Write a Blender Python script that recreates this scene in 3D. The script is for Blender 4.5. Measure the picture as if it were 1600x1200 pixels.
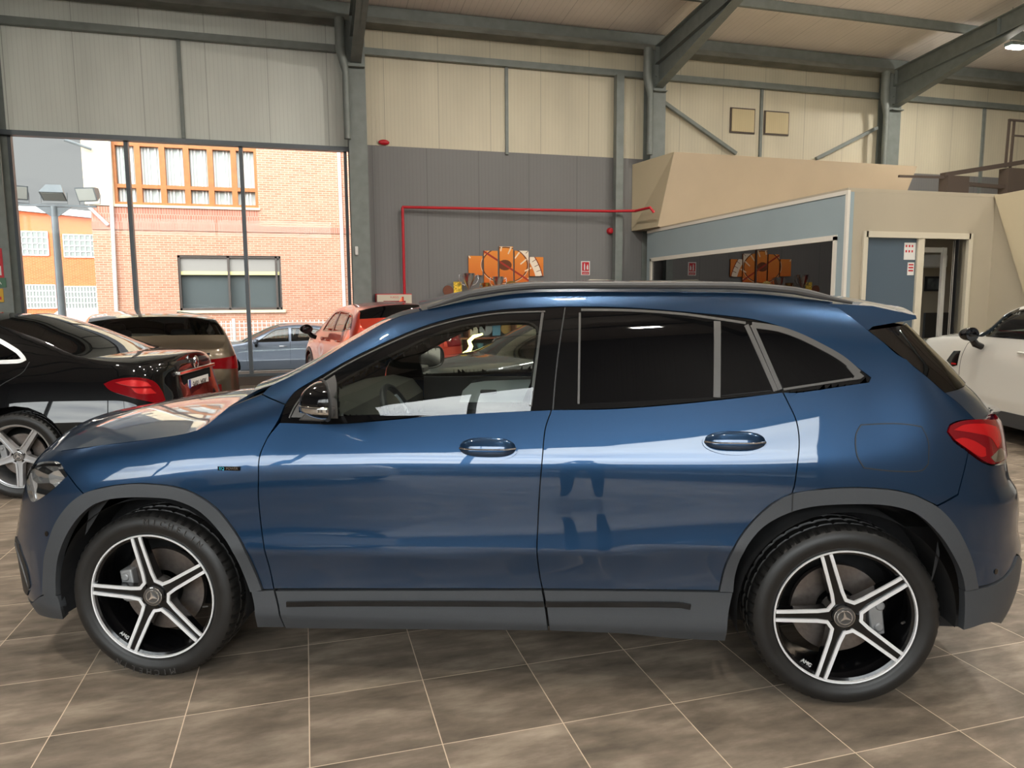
import bpy, bmesh, math, random
import numpy as np
from mathutils import Vector, Matrix, Euler
random.seed(7)
for _o in list(bpy.data.objects): bpy.data.objects.remove(_o)
SC = bpy.context.scene
COL = SC.collection
# ------------------------------------------------------------------ camera
CAMH = 1.5457
FPX = 1124.343                      # focal length in pixels of a 1600 wide frame
CR = np.array([0.96131917, -0.27536723, -0.00619254])
CU = np.array([0.0379056, 0.10999458, 0.99320912])
CF = np.array([0.2728161, 0.9550257, -0.11617785])
_cd = bpy.data.cameras.new('camera'); CAM = bpy.data.objects.new('camera', _cd); COL.objects.link(CAM)
_cd.sensor_width = 36.0; _cd.lens = FPX / 1600 * 36; _cd.clip_start = 0.05; _cd.clip_end = 400
CAM.matrix_world = Matrix(((CR[0], CU[0], -CF[0], 0), (CR[1], CU[1], -CF[1], 0), (CR[2], CU[2], -CF[2], CAMH), (0, 0, 0, 1)))
SC.camera = CAM
# ------------------------------------------------------------------ exposure
SC.view_settings.view_transform = 'Standard'; SC.view_settings.look = 'None'
SC.view_settings.gamma = 1; SC.view_settings.use_curve_mapping = False
SC.view_settings.exposure = 0.42
# ------------------------------------------------------------------ sky: bright overcast, brighter towards the street side (-Y)
SKY = 0.42; GLOW = 8.0
WORLD = bpy.data.worlds.new('overcast_sky'); SC.world = WORLD; WORLD.use_nodes = True
nt = WORLD.node_tree; nt.nodes.clear()
def N_(nt, t, **k):
    n = nt.nodes.new(t)
    for a, b in k.items(): setattr(n, a, b)
    return n
def L_(nt, a, b): nt.links.new(a, b)
tc = N_(nt, 'ShaderNodeTexCoord')
mp = N_(nt, 'ShaderNodeMapping'); mp.inputs['Scale'].default_value = (1.2, 1.2, 3.5); L_(nt, tc.outputs['Generated'], mp.inputs['Vector'])
no = N_(nt, 'ShaderNodeTexNoise'); no.inputs['Scale'].default_value = 3.2; no.inputs['Detail'].default_value = 5; L_(nt, mp.outputs[0], no.inputs['Vector'])
cr = N_(nt, 'ShaderNodeValToRGB'); cr.color_ramp.elements[0].position = .36; cr.color_ramp.elements[1].position = .60
cr.color_ramp.elements[0].color = (.60, .62, .68, 1); cr.color_ramp.elements[1].color = (1, 1, 1.0, 1); L_(nt, no.outputs['Fac'], cr.inputs[0])
sp = N_(nt, 'ShaderNodeVectorMath', operation='DOT_PRODUCT'); L_(nt, tc.outputs['Generated'], sp.inputs[0]); sp.inputs[1].default_value = (-.33, -.86, .39)   # where the clouded sun stands
mr = N_(nt, 'ShaderNodeMapRange'); mr.inputs[1].default_value = .50; mr.inputs[2].default_value = .84; mr.inputs[3].default_value = 0; mr.inputs[4].default_value = 1
L_(nt, sp.outputs['Value'], mr.inputs[0])
ma = N_(nt, 'ShaderNodeMath', operation='MULTIPLY_ADD'); ma.inputs[1].default_value = GLOW; ma.inputs[2].default_value = SKY; L_(nt, mr.outputs[0], ma.inputs[0])
bg = N_(nt, 'ShaderNodeBackground'); L_(nt, cr.outputs[0], bg.inputs['Color']); L_(nt, ma.outputs[0], bg.inputs['Strength'])
wo = N_(nt, 'ShaderNodeOutputWorld'); L_(nt, bg.outputs[0], wo.inputs[0])
# sky light enters the showroom through its glazed fronts: one portal per glazed front (sampling aid, adds no light)
def portal(loc, rot, sx, sy):
    d = bpy.data.lights.new('portal', 'AREA'); d.shape = 'RECTANGLE'; d.size = sx; d.size_y = sy; d.cycles.is_portal = True
    o = bpy.data.objects.new('window_portal', d); COL.objects.link(o); o.location = loc; o.rotation_euler = rot
WALLY = 14.15; STREETY = -4.2; HEADS = 5.0
portal((-5.4, STREETY, 2.6), (math.radians(-90), 0, math.pi), 16, 5.0)
portal((-2.0, WALLY, 2.3), (math.radians(-90), 0, 0), 6, 4.3)
# ------------------------------------------------------------------ scene helpers
def ray(px, py):
    d = CR * (px - 800) + CU * (600 - py) + CF * FPX
    return d / np.linalg.norm(d)
CO = np.array([0, 0, CAMH])
def at(px, py, ax, val):
    """the point where the sight line through a photo pixel meets the plane axis=val"""
    d = ray(px, py); return CO + d * (val - CO[ax]) / d[ax]
def tag(o, label=None, cat=None, group=None, kind=None):
    if label: o['label'] = label
    if cat: o['category'] = cat
    if group: o['group'] = group
    if kind: o['kind'] = kind
    return o
def empty(name, loc=(0, 0, 0), rz=0, label=None, cat=None, group=None):
    o = bpy.data.objects.new(name, None); COL.objects.link(o); o.location = loc; o.rotation_euler = (0, 0, rz); o.empty_display_size = .2
    return tag(o, label, cat, group)
def copy_tree(o, parent=None):
    c = o.copy(); COL.objects.link(c)
    if parent is not None: c.parent = parent
    for ch in list(o.children): copy_tree(ch, c)
    return c
# ------------------------------------------------------------------ materials
def principled(name, col=(.5, .5, .5), rough=.5, metal=0., coat=0., spec=.5, emis=None, est=0., trans=0., coatr=.03, ior=1.5):
    m = bpy.data.materials.new(name); m.use_nodes = True
    b = m.node_tree.nodes['Principled BSDF']
    b.inputs['Base Color'].default_value = (*col, 1); b.inputs['Roughness'].default_value = rough; b.inputs['Metallic'].default_value = metal
    b.inputs['Coat Weight'].default_value = coat; b.inputs['Coat Roughness'].default_value = coatr
    b.inputs['Specular IOR Level'].default_value = spec; b.inputs['Transmission Weight'].default_value = trans; b.inputs['IOR'].default_value = ior
    if emis: b.inputs['Emission Color'].default_value = (*emis, 1); b.inputs['Emission Strength'].default_value = est
    return m
def srgb(r, g, b):
    f = lambda c: (c / 255 / 12.92) if c / 255 <= .04045 else ((c / 255 + .055) / 1.055) ** 2.4
    return (f(r), f(g), f(b))
def bsdf(m): return m.node_tree.nodes['Principled BSDF']
def add_noise(m, scale, amt, detail=4, vec=(1, 1, 1), bump=0., rough=0.):
    """multiply the base colour by a soft procedural variation of the surface itself"""
    nt = m.node_tree; b = bsdf(m); tc = N_(nt, 'ShaderNodeTexCoord'); mp = N_(nt, 'ShaderNodeMapping'); mp.inputs['Scale'].default_value = vec
    L_(nt, tc.outputs['Object'], mp.inputs['Vector']); n = N_(nt, 'ShaderNodeTexNoise'); n.inputs['Scale'].default_value = scale; n.inputs['Detail'].default_value = detail
    L_(nt, mp.outputs[0], n.inputs['Vector'])
    r = N_(nt, 'ShaderNodeMapRange'); r.inputs[1].default_value = .3; r.inputs[2].default_value = .7; r.inputs[3].default_value = 1 - amt; r.inputs[4].default_value = 1 + amt
    L_(nt, n.outputs['Fac'], r.inputs[0]); mx = N_(nt, 'ShaderNodeVectorMath', operation='SCALE')
    src = b.inputs['Base Color']
    if src.is_linked: L_(nt, src.links[0].from_socket, mx.inputs[0])
    else: mx.inputs[0].default_value = src.default_value[:3]
    L_(nt, r.outputs[0], mx.inputs['Scale']); L_(nt, mx.outputs[0], src)
    if bump:
        bp = N_(nt, 'ShaderNodeBump'); bp.inputs['Strength'].default_value = bump; bp.inputs['Distance'].default_value = .01
        L_(nt, n.outputs['Fac'], bp.inputs['Height']); L_(nt, bp.outputs[0], b.inputs['Normal'])
    if rough:
        r2 = N_(nt, 'ShaderNodeMapRange'); r2.inputs[3].default_value = b.inputs['Roughness'].default_value - rough; r2.inputs[4].default_value = b.inputs['Roughness'].default_value + rough
        L_(nt, n.outputs['Fac'], r2.inputs[0]); L_(nt, r2.outputs[0], b.inputs['Roughness'])
    return m
def glass_mat(name, tint, ior=1.5, rough=0.0, boost=1.0):
    m = bpy.data.materials.new(name); m.use_nodes = True; nt = m.node_tree; nt.nodes.clear()
    tr = N_(nt, 'ShaderNodeBsdfTransparent'); tr.inputs[0].default_value = (*tint, 1)
    gl = N_(nt, 'ShaderNodeBsdfGlossy'); gl.inputs['Roughness'].default_value = rough; gl.inputs['Color'].default_value = (1, 1, 1, 1)
    fr = N_(nt, 'ShaderNodeFresnel'); fr.inputs['IOR'].default_value = ior
    mu = N_(nt, 'ShaderNodeMath', operation='MULTIPLY'); mu.inputs[1].default_value = boost; mu.use_clamp = True; L_(nt, fr.outputs[0], mu.inputs[0])
    mx = N_(nt, 'ShaderNodeMixShader'); L_(nt, mu.outputs[0], mx.inputs[0]); L_(nt, tr.outputs[0], mx.inputs[1]); L_(nt, gl.outputs[0], mx.inputs[2])
    o = N_(nt, 'ShaderNodeOutputMaterial'); L_(nt, mx.outputs[0], o.inputs[0])
    return m
def paint(name, col, metal=.0, rough=.3, flake=True, coat=1.):
    m = principled(name, col, rough, metal, coat, .5, coatr=.015)
    if flake and metal > 0:
        nt = m.node_tree; tc = N_(nt, 'ShaderNodeTexCoord'); v = N_(nt, 'ShaderNodeTexVoronoi'); v.inputs['Scale'].default_value = 900
        L_(nt, tc.outputs['Object'], v.inputs['Vector']); bp = N_(nt, 'ShaderNodeBump'); bp.inputs['Strength'].default_value = .05; bp.inputs['Distance'].default_value = .002
        L_(nt, v.outputs['Distance'], bp.inputs['Height']); L_(nt, bp.outputs[0], bsdf(m).inputs['Normal'])
    return m
MT = {}
MT['blue'] = paint('denim_blue_metallic_paint', (.0085, .040, .099), .72, .30); bsdf(MT['blue']).inputs['Coat IOR'].default_value = 1.62
MT['clad'] = add_noise(principled('grey_plastic_cladding', (.046, .050, .056), .50), 260, .06, bump=.03)
MT['blackgloss'] = principled('gloss_black_trim', (.003, .003, .0035), .08, 0, .3, .4)
MT['rubber'] = principled('rubber_seal', (.010, .010, .011), .5)
MT['satin'] = principled('satin_dark_grey_trim', (.085, .08, .076), .42, .4)
MT['chrome'] = principled('chrome', (.86, .86, .87), .06, 1)
MT['silver'] = principled('machined_silver', (.92, .93, .95), .42, .55)
MT['alloy'] = principled('silver_alloy', (.50, .50, .51), .33, .85)
MT['wheelblack'] = principled('gloss_black_alloy', (.003, .003, .0035), .15, 0, .3, .35)
MT['tyre'] = add_noise(principled('tyre_rubber', (.011, .0105, .010), .46), 30, .25, rough=.08)
MT['liner'] = add_noise(principled('arch_liner', (.012, .012, .013), .9), 20, .3)
MT['disc'] = add_noise(principled('brake_disc', (.17, .145, .13), .38, .85), 60, .15, vec=(1, 1, 1))
MT['rust'] = add_noise(principled('rusty_disc_inner', (.14, .07, .045), .7, .3), 30, .3)
MT['caliper'] = principled('cast_grey_caliper', (.30, .30, .30), .5, .5)
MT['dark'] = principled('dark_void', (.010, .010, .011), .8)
MT['privacy'] = principled('privacy_glass', (.0015, .0015, .002), .02, 0, 0, .42)
MT['polished'] = principled('polished_trophy_silver', (.82, .82, .84), .2, 1)
MT['winglass'] = glass_mat('clear_car_glass', (.90, .96, .93), 1.66)
MT['tintglass'] = glass_mat('tinted_car_glass', (.42, .46, .44), 1.52)
MT['pane'] = glass_mat('window_pane_glass', (.93, .95, .94), 1.45, boost=.22)
MT['backglass'] = glass_mat('light_tint_car_glass', (.70, .72, .70), 1.4)
MT['lens'] = glass_mat('clear_lamp_lens', (.90, .93, .95), 1.5, boost=1.6)
MT['redlamp'] = principled('red_lamp_lens', (.16, .002, .005), .08, 0, .5, .4)
MT['redbright'] = principled('bright_red_reflector', (.50, .008, .010), .22, .2, .6)
MT['white'] = principled('white_plastic', (.72, .72, .70), .4)
MT['olive'] = add_noise(principled('grey_soft_dash', (.10, .10, .085), .55), 200, .05)
MT['trimdark'] = principled('black_soft_trim', (.018, .018, .018), .5)
MT['trimlight'] = principled('pale_door_card', (.62, .66, .63), .5)
MT['leather'] = add_noise(principled('black_leather', (.03, .03, .03), .42), 120, .1)
MT['steel'] = add_noise(principled('painted_grey_steel', srgb(122, 129, 126), .5, .1), 6, .10)
MT['red'] = principled('red_enamel', srgb(190, 25, 40), .35)
# ------------------------------------------------------------------ mesh building
class MB:
    def __init__(s): s.v = []; s.f = []; s.m = []; s.n = []; s.cur = 0
    def mat(s, i): s.cur = i; return s
    def add(s, vs, fs):
        k = len(s.v); s.v += [tuple(map(float, p)) for p in vs]; s.f += [tuple(i + k for i in f) for f in fs]; s.m += [s.cur] * len(fs); return s
    def box(s, lo, hi, M=None):
        (a, b, c), (d, e, f) = lo, hi
        vs = [(a, b, c), (d, b, c), (d, e, c), (a, e, c), (a, b, f), (d, b, f), (d, e, f), (a, e, f)]
        if M is not None: vs = [tuple(M @ Vector(p)) for p in vs]
        return s.add(vs, [(0, 3, 2, 1), (4, 5, 6, 7), (0, 1, 5, 4), (1, 2, 6, 5), (2, 3, 7, 6), (3, 0, 4, 7)])
    def bar(s, p, q, w, h, up=(0, 0, 1)):
        p = Vector(p); q = Vector(q); d = (q - p).normalized(); u = Vector(up); r = d.cross(u)
        if r.length < 1e-4: r = d.cross(Vector((1, 0, 0)))
        r.normalize(); u = r.cross(d).normalized(); vs = []
        for c in (p, q):
            for a, b in ((-1, -1), (1, -1), (1, 1), (-1, 1)): vs.append(c + r * (a * w / 2) + u * (b * h / 2))
        return s.add(vs, [(0, 1, 2, 3), (7, 6, 5, 4), (0, 4, 5, 1), (1, 5, 6, 2), (2, 6, 7, 3), (3, 7, 4, 0)])
    def ibeam(s, p, q, w, h, t=.015, tf=.02, up=(0, 0, 1)):
        p = Vector(p); q = Vector(q); d = (q - p).normalized(); u = Vector(up); r = d.cross(u).normalized(); u = r.cross(d)
        s.bar(p, q, t, h, u); s.bar(p + u * h / 2, q + u * h / 2, w, tf, u); s.bar(p - u * h / 2, q - u * h / 2, w, tf, u); return s
    def cyl(s, p, q, r0, r1=None, n=20, cap=True):
        return s.tube([p, q], [r0, r0 if r1 is None else r1], n, cap)
    def tube(s, pts, r, n=10, cap=True, closed=False):
        P = [Vector(x) for x in pts]; R_ = r if isinstance(r, (list, tuple)) else [r] * len(P); vs = []; fs = []
        k = len(P); last = None
        for i, c in enumerate(P):
            if closed: d = (P[(i + 1) % k] - P[i - 1])
            else: d = (P[min(i + 1, k - 1)] - P[max(i - 1, 0)])
            d.normalize()
            if last is None:
                a = Vector((0, 0, 1)) if abs(d.z) < .9 else Vector((1, 0, 0)); last = d.cross(a).normalized()
            last = (last - d * last.dot(d)).normalized(); b = d.cross(last)
            for j in range(n):
                t = 2 * math.pi * j / n; vs.append(c + (last * math.cos(t) + b * math.sin(t)) * R_[i])
        for i in range(k if closed else k - 1):
            for j in range(n):
                a = i * n + j; b_ = i * n + (j + 1) % n; c_ = ((i + 1) % k) * n + (j + 1) % n; d_ = ((i + 1) % k) * n + j
                fs.append((a, b_, c_, d_))
        if cap and not closed: fs += [tuple(range(n - 1, -1, -1)), tuple((k - 1) * n + j for j in range(n))]
        return s.add(vs, fs)
    def lathe(s, prof, n=48, o=(0, 0, 0), ax='y', a0=0, a1=2 * math.pi):
        """prof: (radius, along axis)"""
        full = abs(a1 - a0 - 2 * math.pi) < 1e-6; k = len(prof); m = n if full else n + 1; vs = []; fs = []
        for j in range(m):
            t = a0 + (a1 - a0) * j / n; c, q = math.cos(t), math.sin(t)
            for r, h in prof:
                if ax == 'y': vs.append((o[0] + r * c, o[1] + h, o[2] + r * q))
                elif ax == 'z': vs.append((o[0] + r * c, o[1] + r * q, o[2] + h))
                else: vs.append((o[0] + h, o[1] + r * c, o[2] + r * q))
        for j in range(n):
            for i in range(k - 1):
                a = j * k + i; b = ((j + 1) % m) * k + i; fs.append((a, a + 1, b + 1, b))
        return s.add(vs, fs)
    def prism(s, poly, y0, y1, M=None):
        """poly in (x,z), extruded y0..y1"""
        n = len(poly); vs = [(x, y0, z) for x, z in poly] + [(x, y1, z) for x, z in poly]
        if M is not None: vs = [tuple(M @ Vector(p)) for p in vs]
        return s.add(vs, [tuple(range(n)), tuple(range(2 * n - 1, n - 1, -1))] + [(i, i + n, (i + 1) % n + n, (i + 1) % n) for i in range(n)])
    def grid(s, P, flip=False):
        """P: list of rows of points"""
        r = len(P); c = len(P[0]); vs = [p for row in P for p in row]; fs = []
        for i in range(r - 1):
            for j in range(c - 1):
                f = (i * c + j, i * c + j + 1, (i + 1) * c + j + 1, (i + 1) * c + j); fs.append(f[::-1] if flip else f)
        return s.add(vs, fs)
    def sphere(s, c, r, nu=16, nv=10, sc=(1, 1, 1)):
        prof = [(max(1e-4, math.sin(math.pi * i / nv)) * r, -math.cos(math.pi * i / nv) * r) for i in range(nv + 1)]
        k = len(s.v); s.lathe(prof, nu, (0, 0, 0), 'z')
        for i in range(k, len(s.v)):
            x, y, z = s.v[i]; s.v[i] = (x * sc[0] + c[0], y * sc[1] + c[1], z * sc[2] + c[2])
        return s
    def build(s, name, mats, parent=None, smooth=True, bevel=0, seg=2, norms=None, auto=35, recalc=True, kind=None, label=None):
        me = bpy.data.meshes.new(name); me.from_pydata(s.v, [], s.f)
        if not isinstance(mats, (list, tuple)): mats = [mats]
        for m in mats: me.materials.append(m)
        for p, mi in zip(me.polygons, s.m): p.material_index = min(mi, len(mats) - 1)
        if norms is None and recalc:
            bm = bmesh.new(); bm.from_mesh(me); bmesh.ops.recalc_face_normals(bm, faces=bm.faces)
            if smooth:
                for f in bm.faces: f.smooth = True
                lim = math.radians(auto)
                for e in bm.edges:
                    if len(e.link_faces) == 2 and e.link_faces[0].normal.length > 0 and e.link_faces[1].normal.length > 0:
                        if e.link_faces[0].normal.angle(e.link_faces[1].normal, 0) > lim: e.smooth = False
            bm.to_mesh(me); bm.free()
        if norms is not None:
            for p in me.polygons: p.use_smooth = True
            me.normals_split_custom_set_from_vertices(norms)
        me.update()
        o = bpy.data.objects.new(name, me); COL.objects.link(o)
        if parent is not None: o.parent = parent
        if bevel:
            b = o.modifiers.new('bevel', 'BEVEL'); b.width = bevel; b.segments = seg; b.limit_method = 'ANGLE'; b.angle_limit = math.radians(40); b.harden_normals = False
        if kind: o['kind'] = kind
        if label: o['label'] = label
        return o
def text_mesh(name, s, size, mat, parent, M, depth=.001, sx=1.0, align='CENTER'):
    """lettering as a mesh, M places its plane (x right, y up)"""
    c = bpy.data.curves.new(name, 'FONT'); c.body = s; c.size = size; c.extrude = depth; c.align_x = align; c.align_y = 'CENTER'
    t = bpy.data.objects.new(name, c); COL.objects.link(t); bpy.context.view_layer.update()
    dg = bpy.context.evaluated_depsgraph_get(); me = bpy.data.meshes.new_from_object(t.evaluated_get(dg)); bpy.data.objects.remove(t)
    me.transform(Matrix.Diagonal((sx, 1, 1, 1))); me.transform(M); me.materials.clear(); me.materials.append(mat)
    o = bpy.data.objects.new(name, me); COL.objects.link(o)
    if parent is not None: o.parent = parent
    return o
# ------------------------------------------------------------------ procedural room materials (object coordinates are world metres here)
def nmath(nt, op, a, b=None, c=None):
    n = N_(nt, 'ShaderNodeMath', operation=op)
    for i, v in enumerate((a, b, c)):
        if v is None: continue
        if isinstance(v, (int, float)): n.inputs[i].default_value = v
        else: L_(nt, v, n.inputs[i])
    return n.outputs[0]
def line_mask(nt, coord, pitch, off, wd):
    u = nmath(nt, 'DIVIDE', nmath(nt, 'SUBTRACT', coord, off), pitch); f = nmath(nt, 'FRACT', u); d = nmath(nt, 'MULTIPLY', nmath(nt, 'MINIMUM', f, nmath(nt, 'SUBTRACT', 1.0, f)), pitch)
    return nmath(nt, 'LESS_THAN', d, wd), u
def mixc(nt, fac, a, b):
    m = N_(nt, 'ShaderNodeMix', data_type='RGBA'); L_(nt, fac, m.inputs[0]) if not isinstance(fac, (int, float)) else setattr(m.inputs[0], 'default_value', fac)
    for i, v in ((6, a), (7, b)):
        if isinstance(v, tuple): m.inputs[i].default_value = (*v[:3], 1)
        else: L_(nt, v, m.inputs[i])
    return m.outputs[2]
def tile_mat():
    m = principled('stone_look_floor_tile', (.1, .09, .08), .34, spec=.32); nt = m.node_tree; b = bsdf(m); tc = N_(nt, 'ShaderNodeTexCoord'); s = N_(nt, 'ShaderNodeSeparateXYZ'); L_(nt, tc.outputs['Object'], s.inputs[0])
    lx, u = line_mask(nt, s.outputs[0], .4485, -.042, .0019); ly, v = line_mask(nt, s.outputs[1], .4485, 2.785, .0019); ln = nmath(nt, 'MAXIMUM', lx, ly)
    cx = N_(nt, 'ShaderNodeCombineXYZ'); L_(nt, nmath(nt, 'FLOOR', u), cx.inputs[0]); L_(nt, nmath(nt, 'FLOOR', v), cx.inputs[1]); wn = N_(nt, 'ShaderNodeTexWhiteNoise'); L_(nt, cx.outputs[0], wn.inputs['Vector'])
    mp = N_(nt, 'ShaderNodeMapping'); mp.inputs['Scale'].default_value = (1.6, 4.6, 1); ad = N_(nt, 'ShaderNodeVectorMath', operation='MULTIPLY_ADD'); ad.inputs[1].default_value = (31, 17, 5); L_(nt, wn.outputs['Color'], ad.inputs[0]); L_(nt, tc.outputs['Object'], ad.inputs[2]); L_(nt, ad.outputs[0], mp.inputs['Vector'])
    n1 = N_(nt, 'ShaderNodeTexNoise'); n1.inputs['Scale'].default_value = 1.6; n1.inputs['Detail'].default_value = 8; n1.inputs['Roughness'].default_value = .62; L_(nt, mp.outputs[0], n1.inputs['Vector'])
    rp = N_(nt, 'ShaderNodeValToRGB'); e = rp.color_ramp.elements; e[0].position = .30; e[0].color = (*srgb(94, 85, 74), 1); e[1].position = .72; e[1].color = (*srgb(165, 150, 133), 1); x = rp.color_ramp.elements.new(.5); x.color = (*srgb(126, 113, 99), 1); L_(nt, n1.outputs['Fac'], rp.inputs[0])
    r = N_(nt, 'ShaderNodeMapRange'); r.inputs[3].default_value = .86; r.inputs[4].default_value = 1.12; L_(nt, wn.outputs['Value'], r.inputs[0]); sc = N_(nt, 'ShaderNodeVectorMath', operation='SCALE'); L_(nt, rp.outputs[0], sc.inputs[0]); L_(nt, r.outputs[0], sc.inputs['Scale'])
    L_(nt, mixc(nt, ln, sc.outputs[0], srgb(214, 194, 170)), b.inputs['Base Color'])
    r2 = N_(nt, 'ShaderNodeMapRange'); r2.inputs[1].default_value = .3; r2.inputs[2].default_value = .7; r2.inputs[3].default_value = .66; r2.inputs[4].default_value = .48; L_(nt, n1.outputs['Fac'], r2.inputs[0]); L_(nt, r2.outputs[0], b.inputs['Roughness'])
    bp = N_(nt, 'ShaderNodeBump'); bp.inputs['Strength'].default_value = .12; bp.inputs['Distance'].default_value = .002; L_(nt, n1.outputs['Fac'], bp.inputs['Height']); L_(nt, bp.outputs[0], b.inputs['Normal'])
    return m
def ribbed_mat(name, col, axis=0, rib=.0715, joint=1.03, joff=0., dirt=.12, jcol=.35, ribamt=.10):
    m = principled(name, col, .55); nt = m.node_tree; b = bsdf(m); tc = N_(nt, 'ShaderNodeTexCoord'); s = N_(nt, 'ShaderNodeSeparateXYZ'); L_(nt, tc.outputs['Object'], s.inputs[0]); c = s.outputs[axis]
    rl, _ = line_mask(nt, c, rib, joff, .0045); jl, _ = line_mask(nt, c, joint, joff, .006)
    mp = N_(nt, 'ShaderNodeMapping'); mp.inputs['Scale'].default_value = (1.0, 1.0, .25) if axis == 0 else (1, 1, 1); L_(nt, tc.outputs['Object'], mp.inputs['Vector'])
    n = N_(nt, 'ShaderNodeTexNoise'); n.inputs['Scale'].default_value = 1.4; n.inputs['Detail'].default_value = 6; L_(nt, mp.outputs[0], n.inputs['Vector'])
    r = N_(nt, 'ShaderNodeMapRange'); r.inputs[1].default_value = .3; r.inputs[2].default_value = .7; r.inputs[3].default_value = 1 - dirt; r.inputs[4].default_value = 1 + dirt * .6; L_(nt, n.outputs['Fac'], r.inputs[0])
    f = nmath(nt, 'MULTIPLY', r.outputs[0], nmath(nt, 'SUBTRACT', 1.0, nmath(nt, 'MULTIPLY', rl, ribamt))); f = nmath(nt, 'MULTIPLY', f, nmath(nt, 'SUBTRACT', 1.0, nmath(nt, 'MULTIPLY', jl, jcol)))
    sc = N_(nt, 'ShaderNodeVectorMath', operation='SCALE'); sc.inputs[0].default_value = col; L_(nt, f, sc.inputs['Scale']); L_(nt, sc.outputs[0], b.inputs['Base Color'])
    bp = N_(nt, 'ShaderNodeBump'); bp.inputs['Strength'].default_value = .5; bp.inputs['Distance'].default_value = .004; bp.invert = True; L_(nt, nmath(nt, 'MAXIMUM', rl, jl), bp.inputs['Height']); L_(nt, bp.outputs[0], b.inputs['Normal'])
    return m
def brick_mat(name, c1, c2, mortar, bw=.25, bh=.075):
    m = principled(name, c1, .85); nt = m.node_tree; tc = N_(nt, 'ShaderNodeTexCoord'); s = N_(nt, 'ShaderNodeSeparateXYZ'); L_(nt, tc.outputs['Object'], s.inputs[0]); c = N_(nt, 'ShaderNodeCombineXYZ'); L_(nt, s.outputs[0], c.inputs[0]); L_(nt, s.outputs[2], c.inputs[1])
    t = N_(nt, 'ShaderNodeTexBrick'); t.inputs['Scale'].default_value = 1; t.inputs['Brick Width'].default_value = bw; t.inputs['Row Height'].default_value = bh; t.inputs['Mortar Size'].default_value = .008
    t.inputs['Color1'].default_value = (*c1, 1); t.inputs['Color2'].default_value = (*c2, 1); t.inputs['Mortar'].default_value = (*mortar, 1); L_(nt, c.outputs[0], t.inputs['Vector']); L_(nt, t.outputs['Color'], bsdf(m).inputs['Base Color']); return m
MT['tile'] = tile_mat()
MT['panel_cream'] = ribbed_mat('cream_ribbed_wall_panel', srgb(210, 203, 180), joff=.55)
MT['panel_light'] = ribbed_mat('pale_grey_ribbed_wall_panel', srgb(222, 227, 220), joff=.55)
MT['panel_grey'] = ribbed_mat('grey_ribbed_wall_panel', srgb(120, 120, 120), joff=.30, dirt=.06)
MT['ceil'] = ribbed_mat('ribbed_roof_panel', srgb(238, 230, 222), rib=.125, joint=1.0, dirt=.06, jcol=.25, ribamt=.16)
MT['frame'] = add_noise(principled('grey_blue_window_frame', srgb(92, 100, 106), .4, .2), 3, .06)
MT['framelight'] = principled('light_blue_grey_post', srgb(140, 148, 158), .45)
MT['gutter'] = add_noise(principled('dark_stained_gutter', srgb(112, 114, 108), .6), 2.5, .25, vec=(1, 1, 4))
MT['creamwall'] = add_noise(principled('cream_plaster', srgb(180, 163, 138), .6), 1.5, .03)
MT['creamwall2'] = add_noise(principled('pale_cream_panel', srgb(190, 178, 150), .6), 1.5, .03)
MT['greywall'] = add_noise(principled('light_grey_plaster', srgb(174, 165, 146), .6), 1.5, .03)
MT['bluewall'] = add_noise(principled('pale_blue_office_panel', srgb(152, 168, 174), .5), 1.5, .03)
MT['whiteframe'] = principled('white_aluminium', srgb(222, 218, 208), .4)
MT['creamframe'] = principled('cream_aluminium', srgb(205, 198, 180), .45)
MT['darkblue'] = principled('slate_blue_door_panel', srgb(78, 94, 108), .35)
MT['officeglass'] = glass_mat('office_dark_glass', (.16, .17, .19), 1.9, boost=1.5)
MT['brown'] = principled('brown_grey_steel', srgb(82, 72, 66), .5)
MT['wood'] = add_noise(principled('reddish_shelf_wood', srgb(112, 62, 40), .5), 4, .2, vec=(1, 1, 8))
MT['gold'] = principled('gold_metal', (.75, .50, .16), .22, 1); MT['bronze'] = principled('bronze_metal', (.45, .26, .12), .35, 1)
MT['green'] = principled('green_enamel', srgb(20, 110, 75), .3); MT['pewter'] = principled('pewter', (.35, .38, .40), .4, .8); MT['paleblue'] = principled('pale_blue_glass_award', srgb(90, 140, 165), .2)
MT['brickpink'] = brick_mat('salmon_brick', srgb(180, 122, 96), srgb(192, 140, 114), srgb(208, 180, 158)); MT['brickor'] = brick_mat('orange_brick', srgb(214, 98, 52), srgb(222, 112, 62), srgb(226, 150, 110), .25, .07)
MT['brickband'] = brick_mat('soldier_course_brick', srgb(172, 110, 90), srgb(184, 122, 102), srgb(200, 160, 140), .08, .26)
MT['stone'] = add_noise(principled('cream_stone_cladding', srgb(228, 208, 176), .8), 2, .04); MT['asphalt'] = add_noise(principled('asphalt', srgb(120, 118, 114), .9), 6, .12); MT['pave'] = add_noise(principled('pale_pavement', srgb(96, 96, 94), .85), 4, .08)
MT['oak'] = add_noise(principled('honey_brown_window_wood', srgb(172, 104, 48), .5), 5, .12); MT['galv'] = add_noise(principled('galvanised_steel', srgb(150, 156, 158), .45, .4), 3, .1)
MT['winblind'] = principled('pale_window_interior', srgb(176, 182, 176), .3); MT['windark'] = principled('dark_window_glass', (.10, .115, .115), .05); MT['whitepaint'] = principled('white_paint', srgb(225, 225, 220), .5)
MT['hedge'] = add_noise(principled('green_hedge', (.10, .22, .03), .8), 9, .6)
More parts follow.
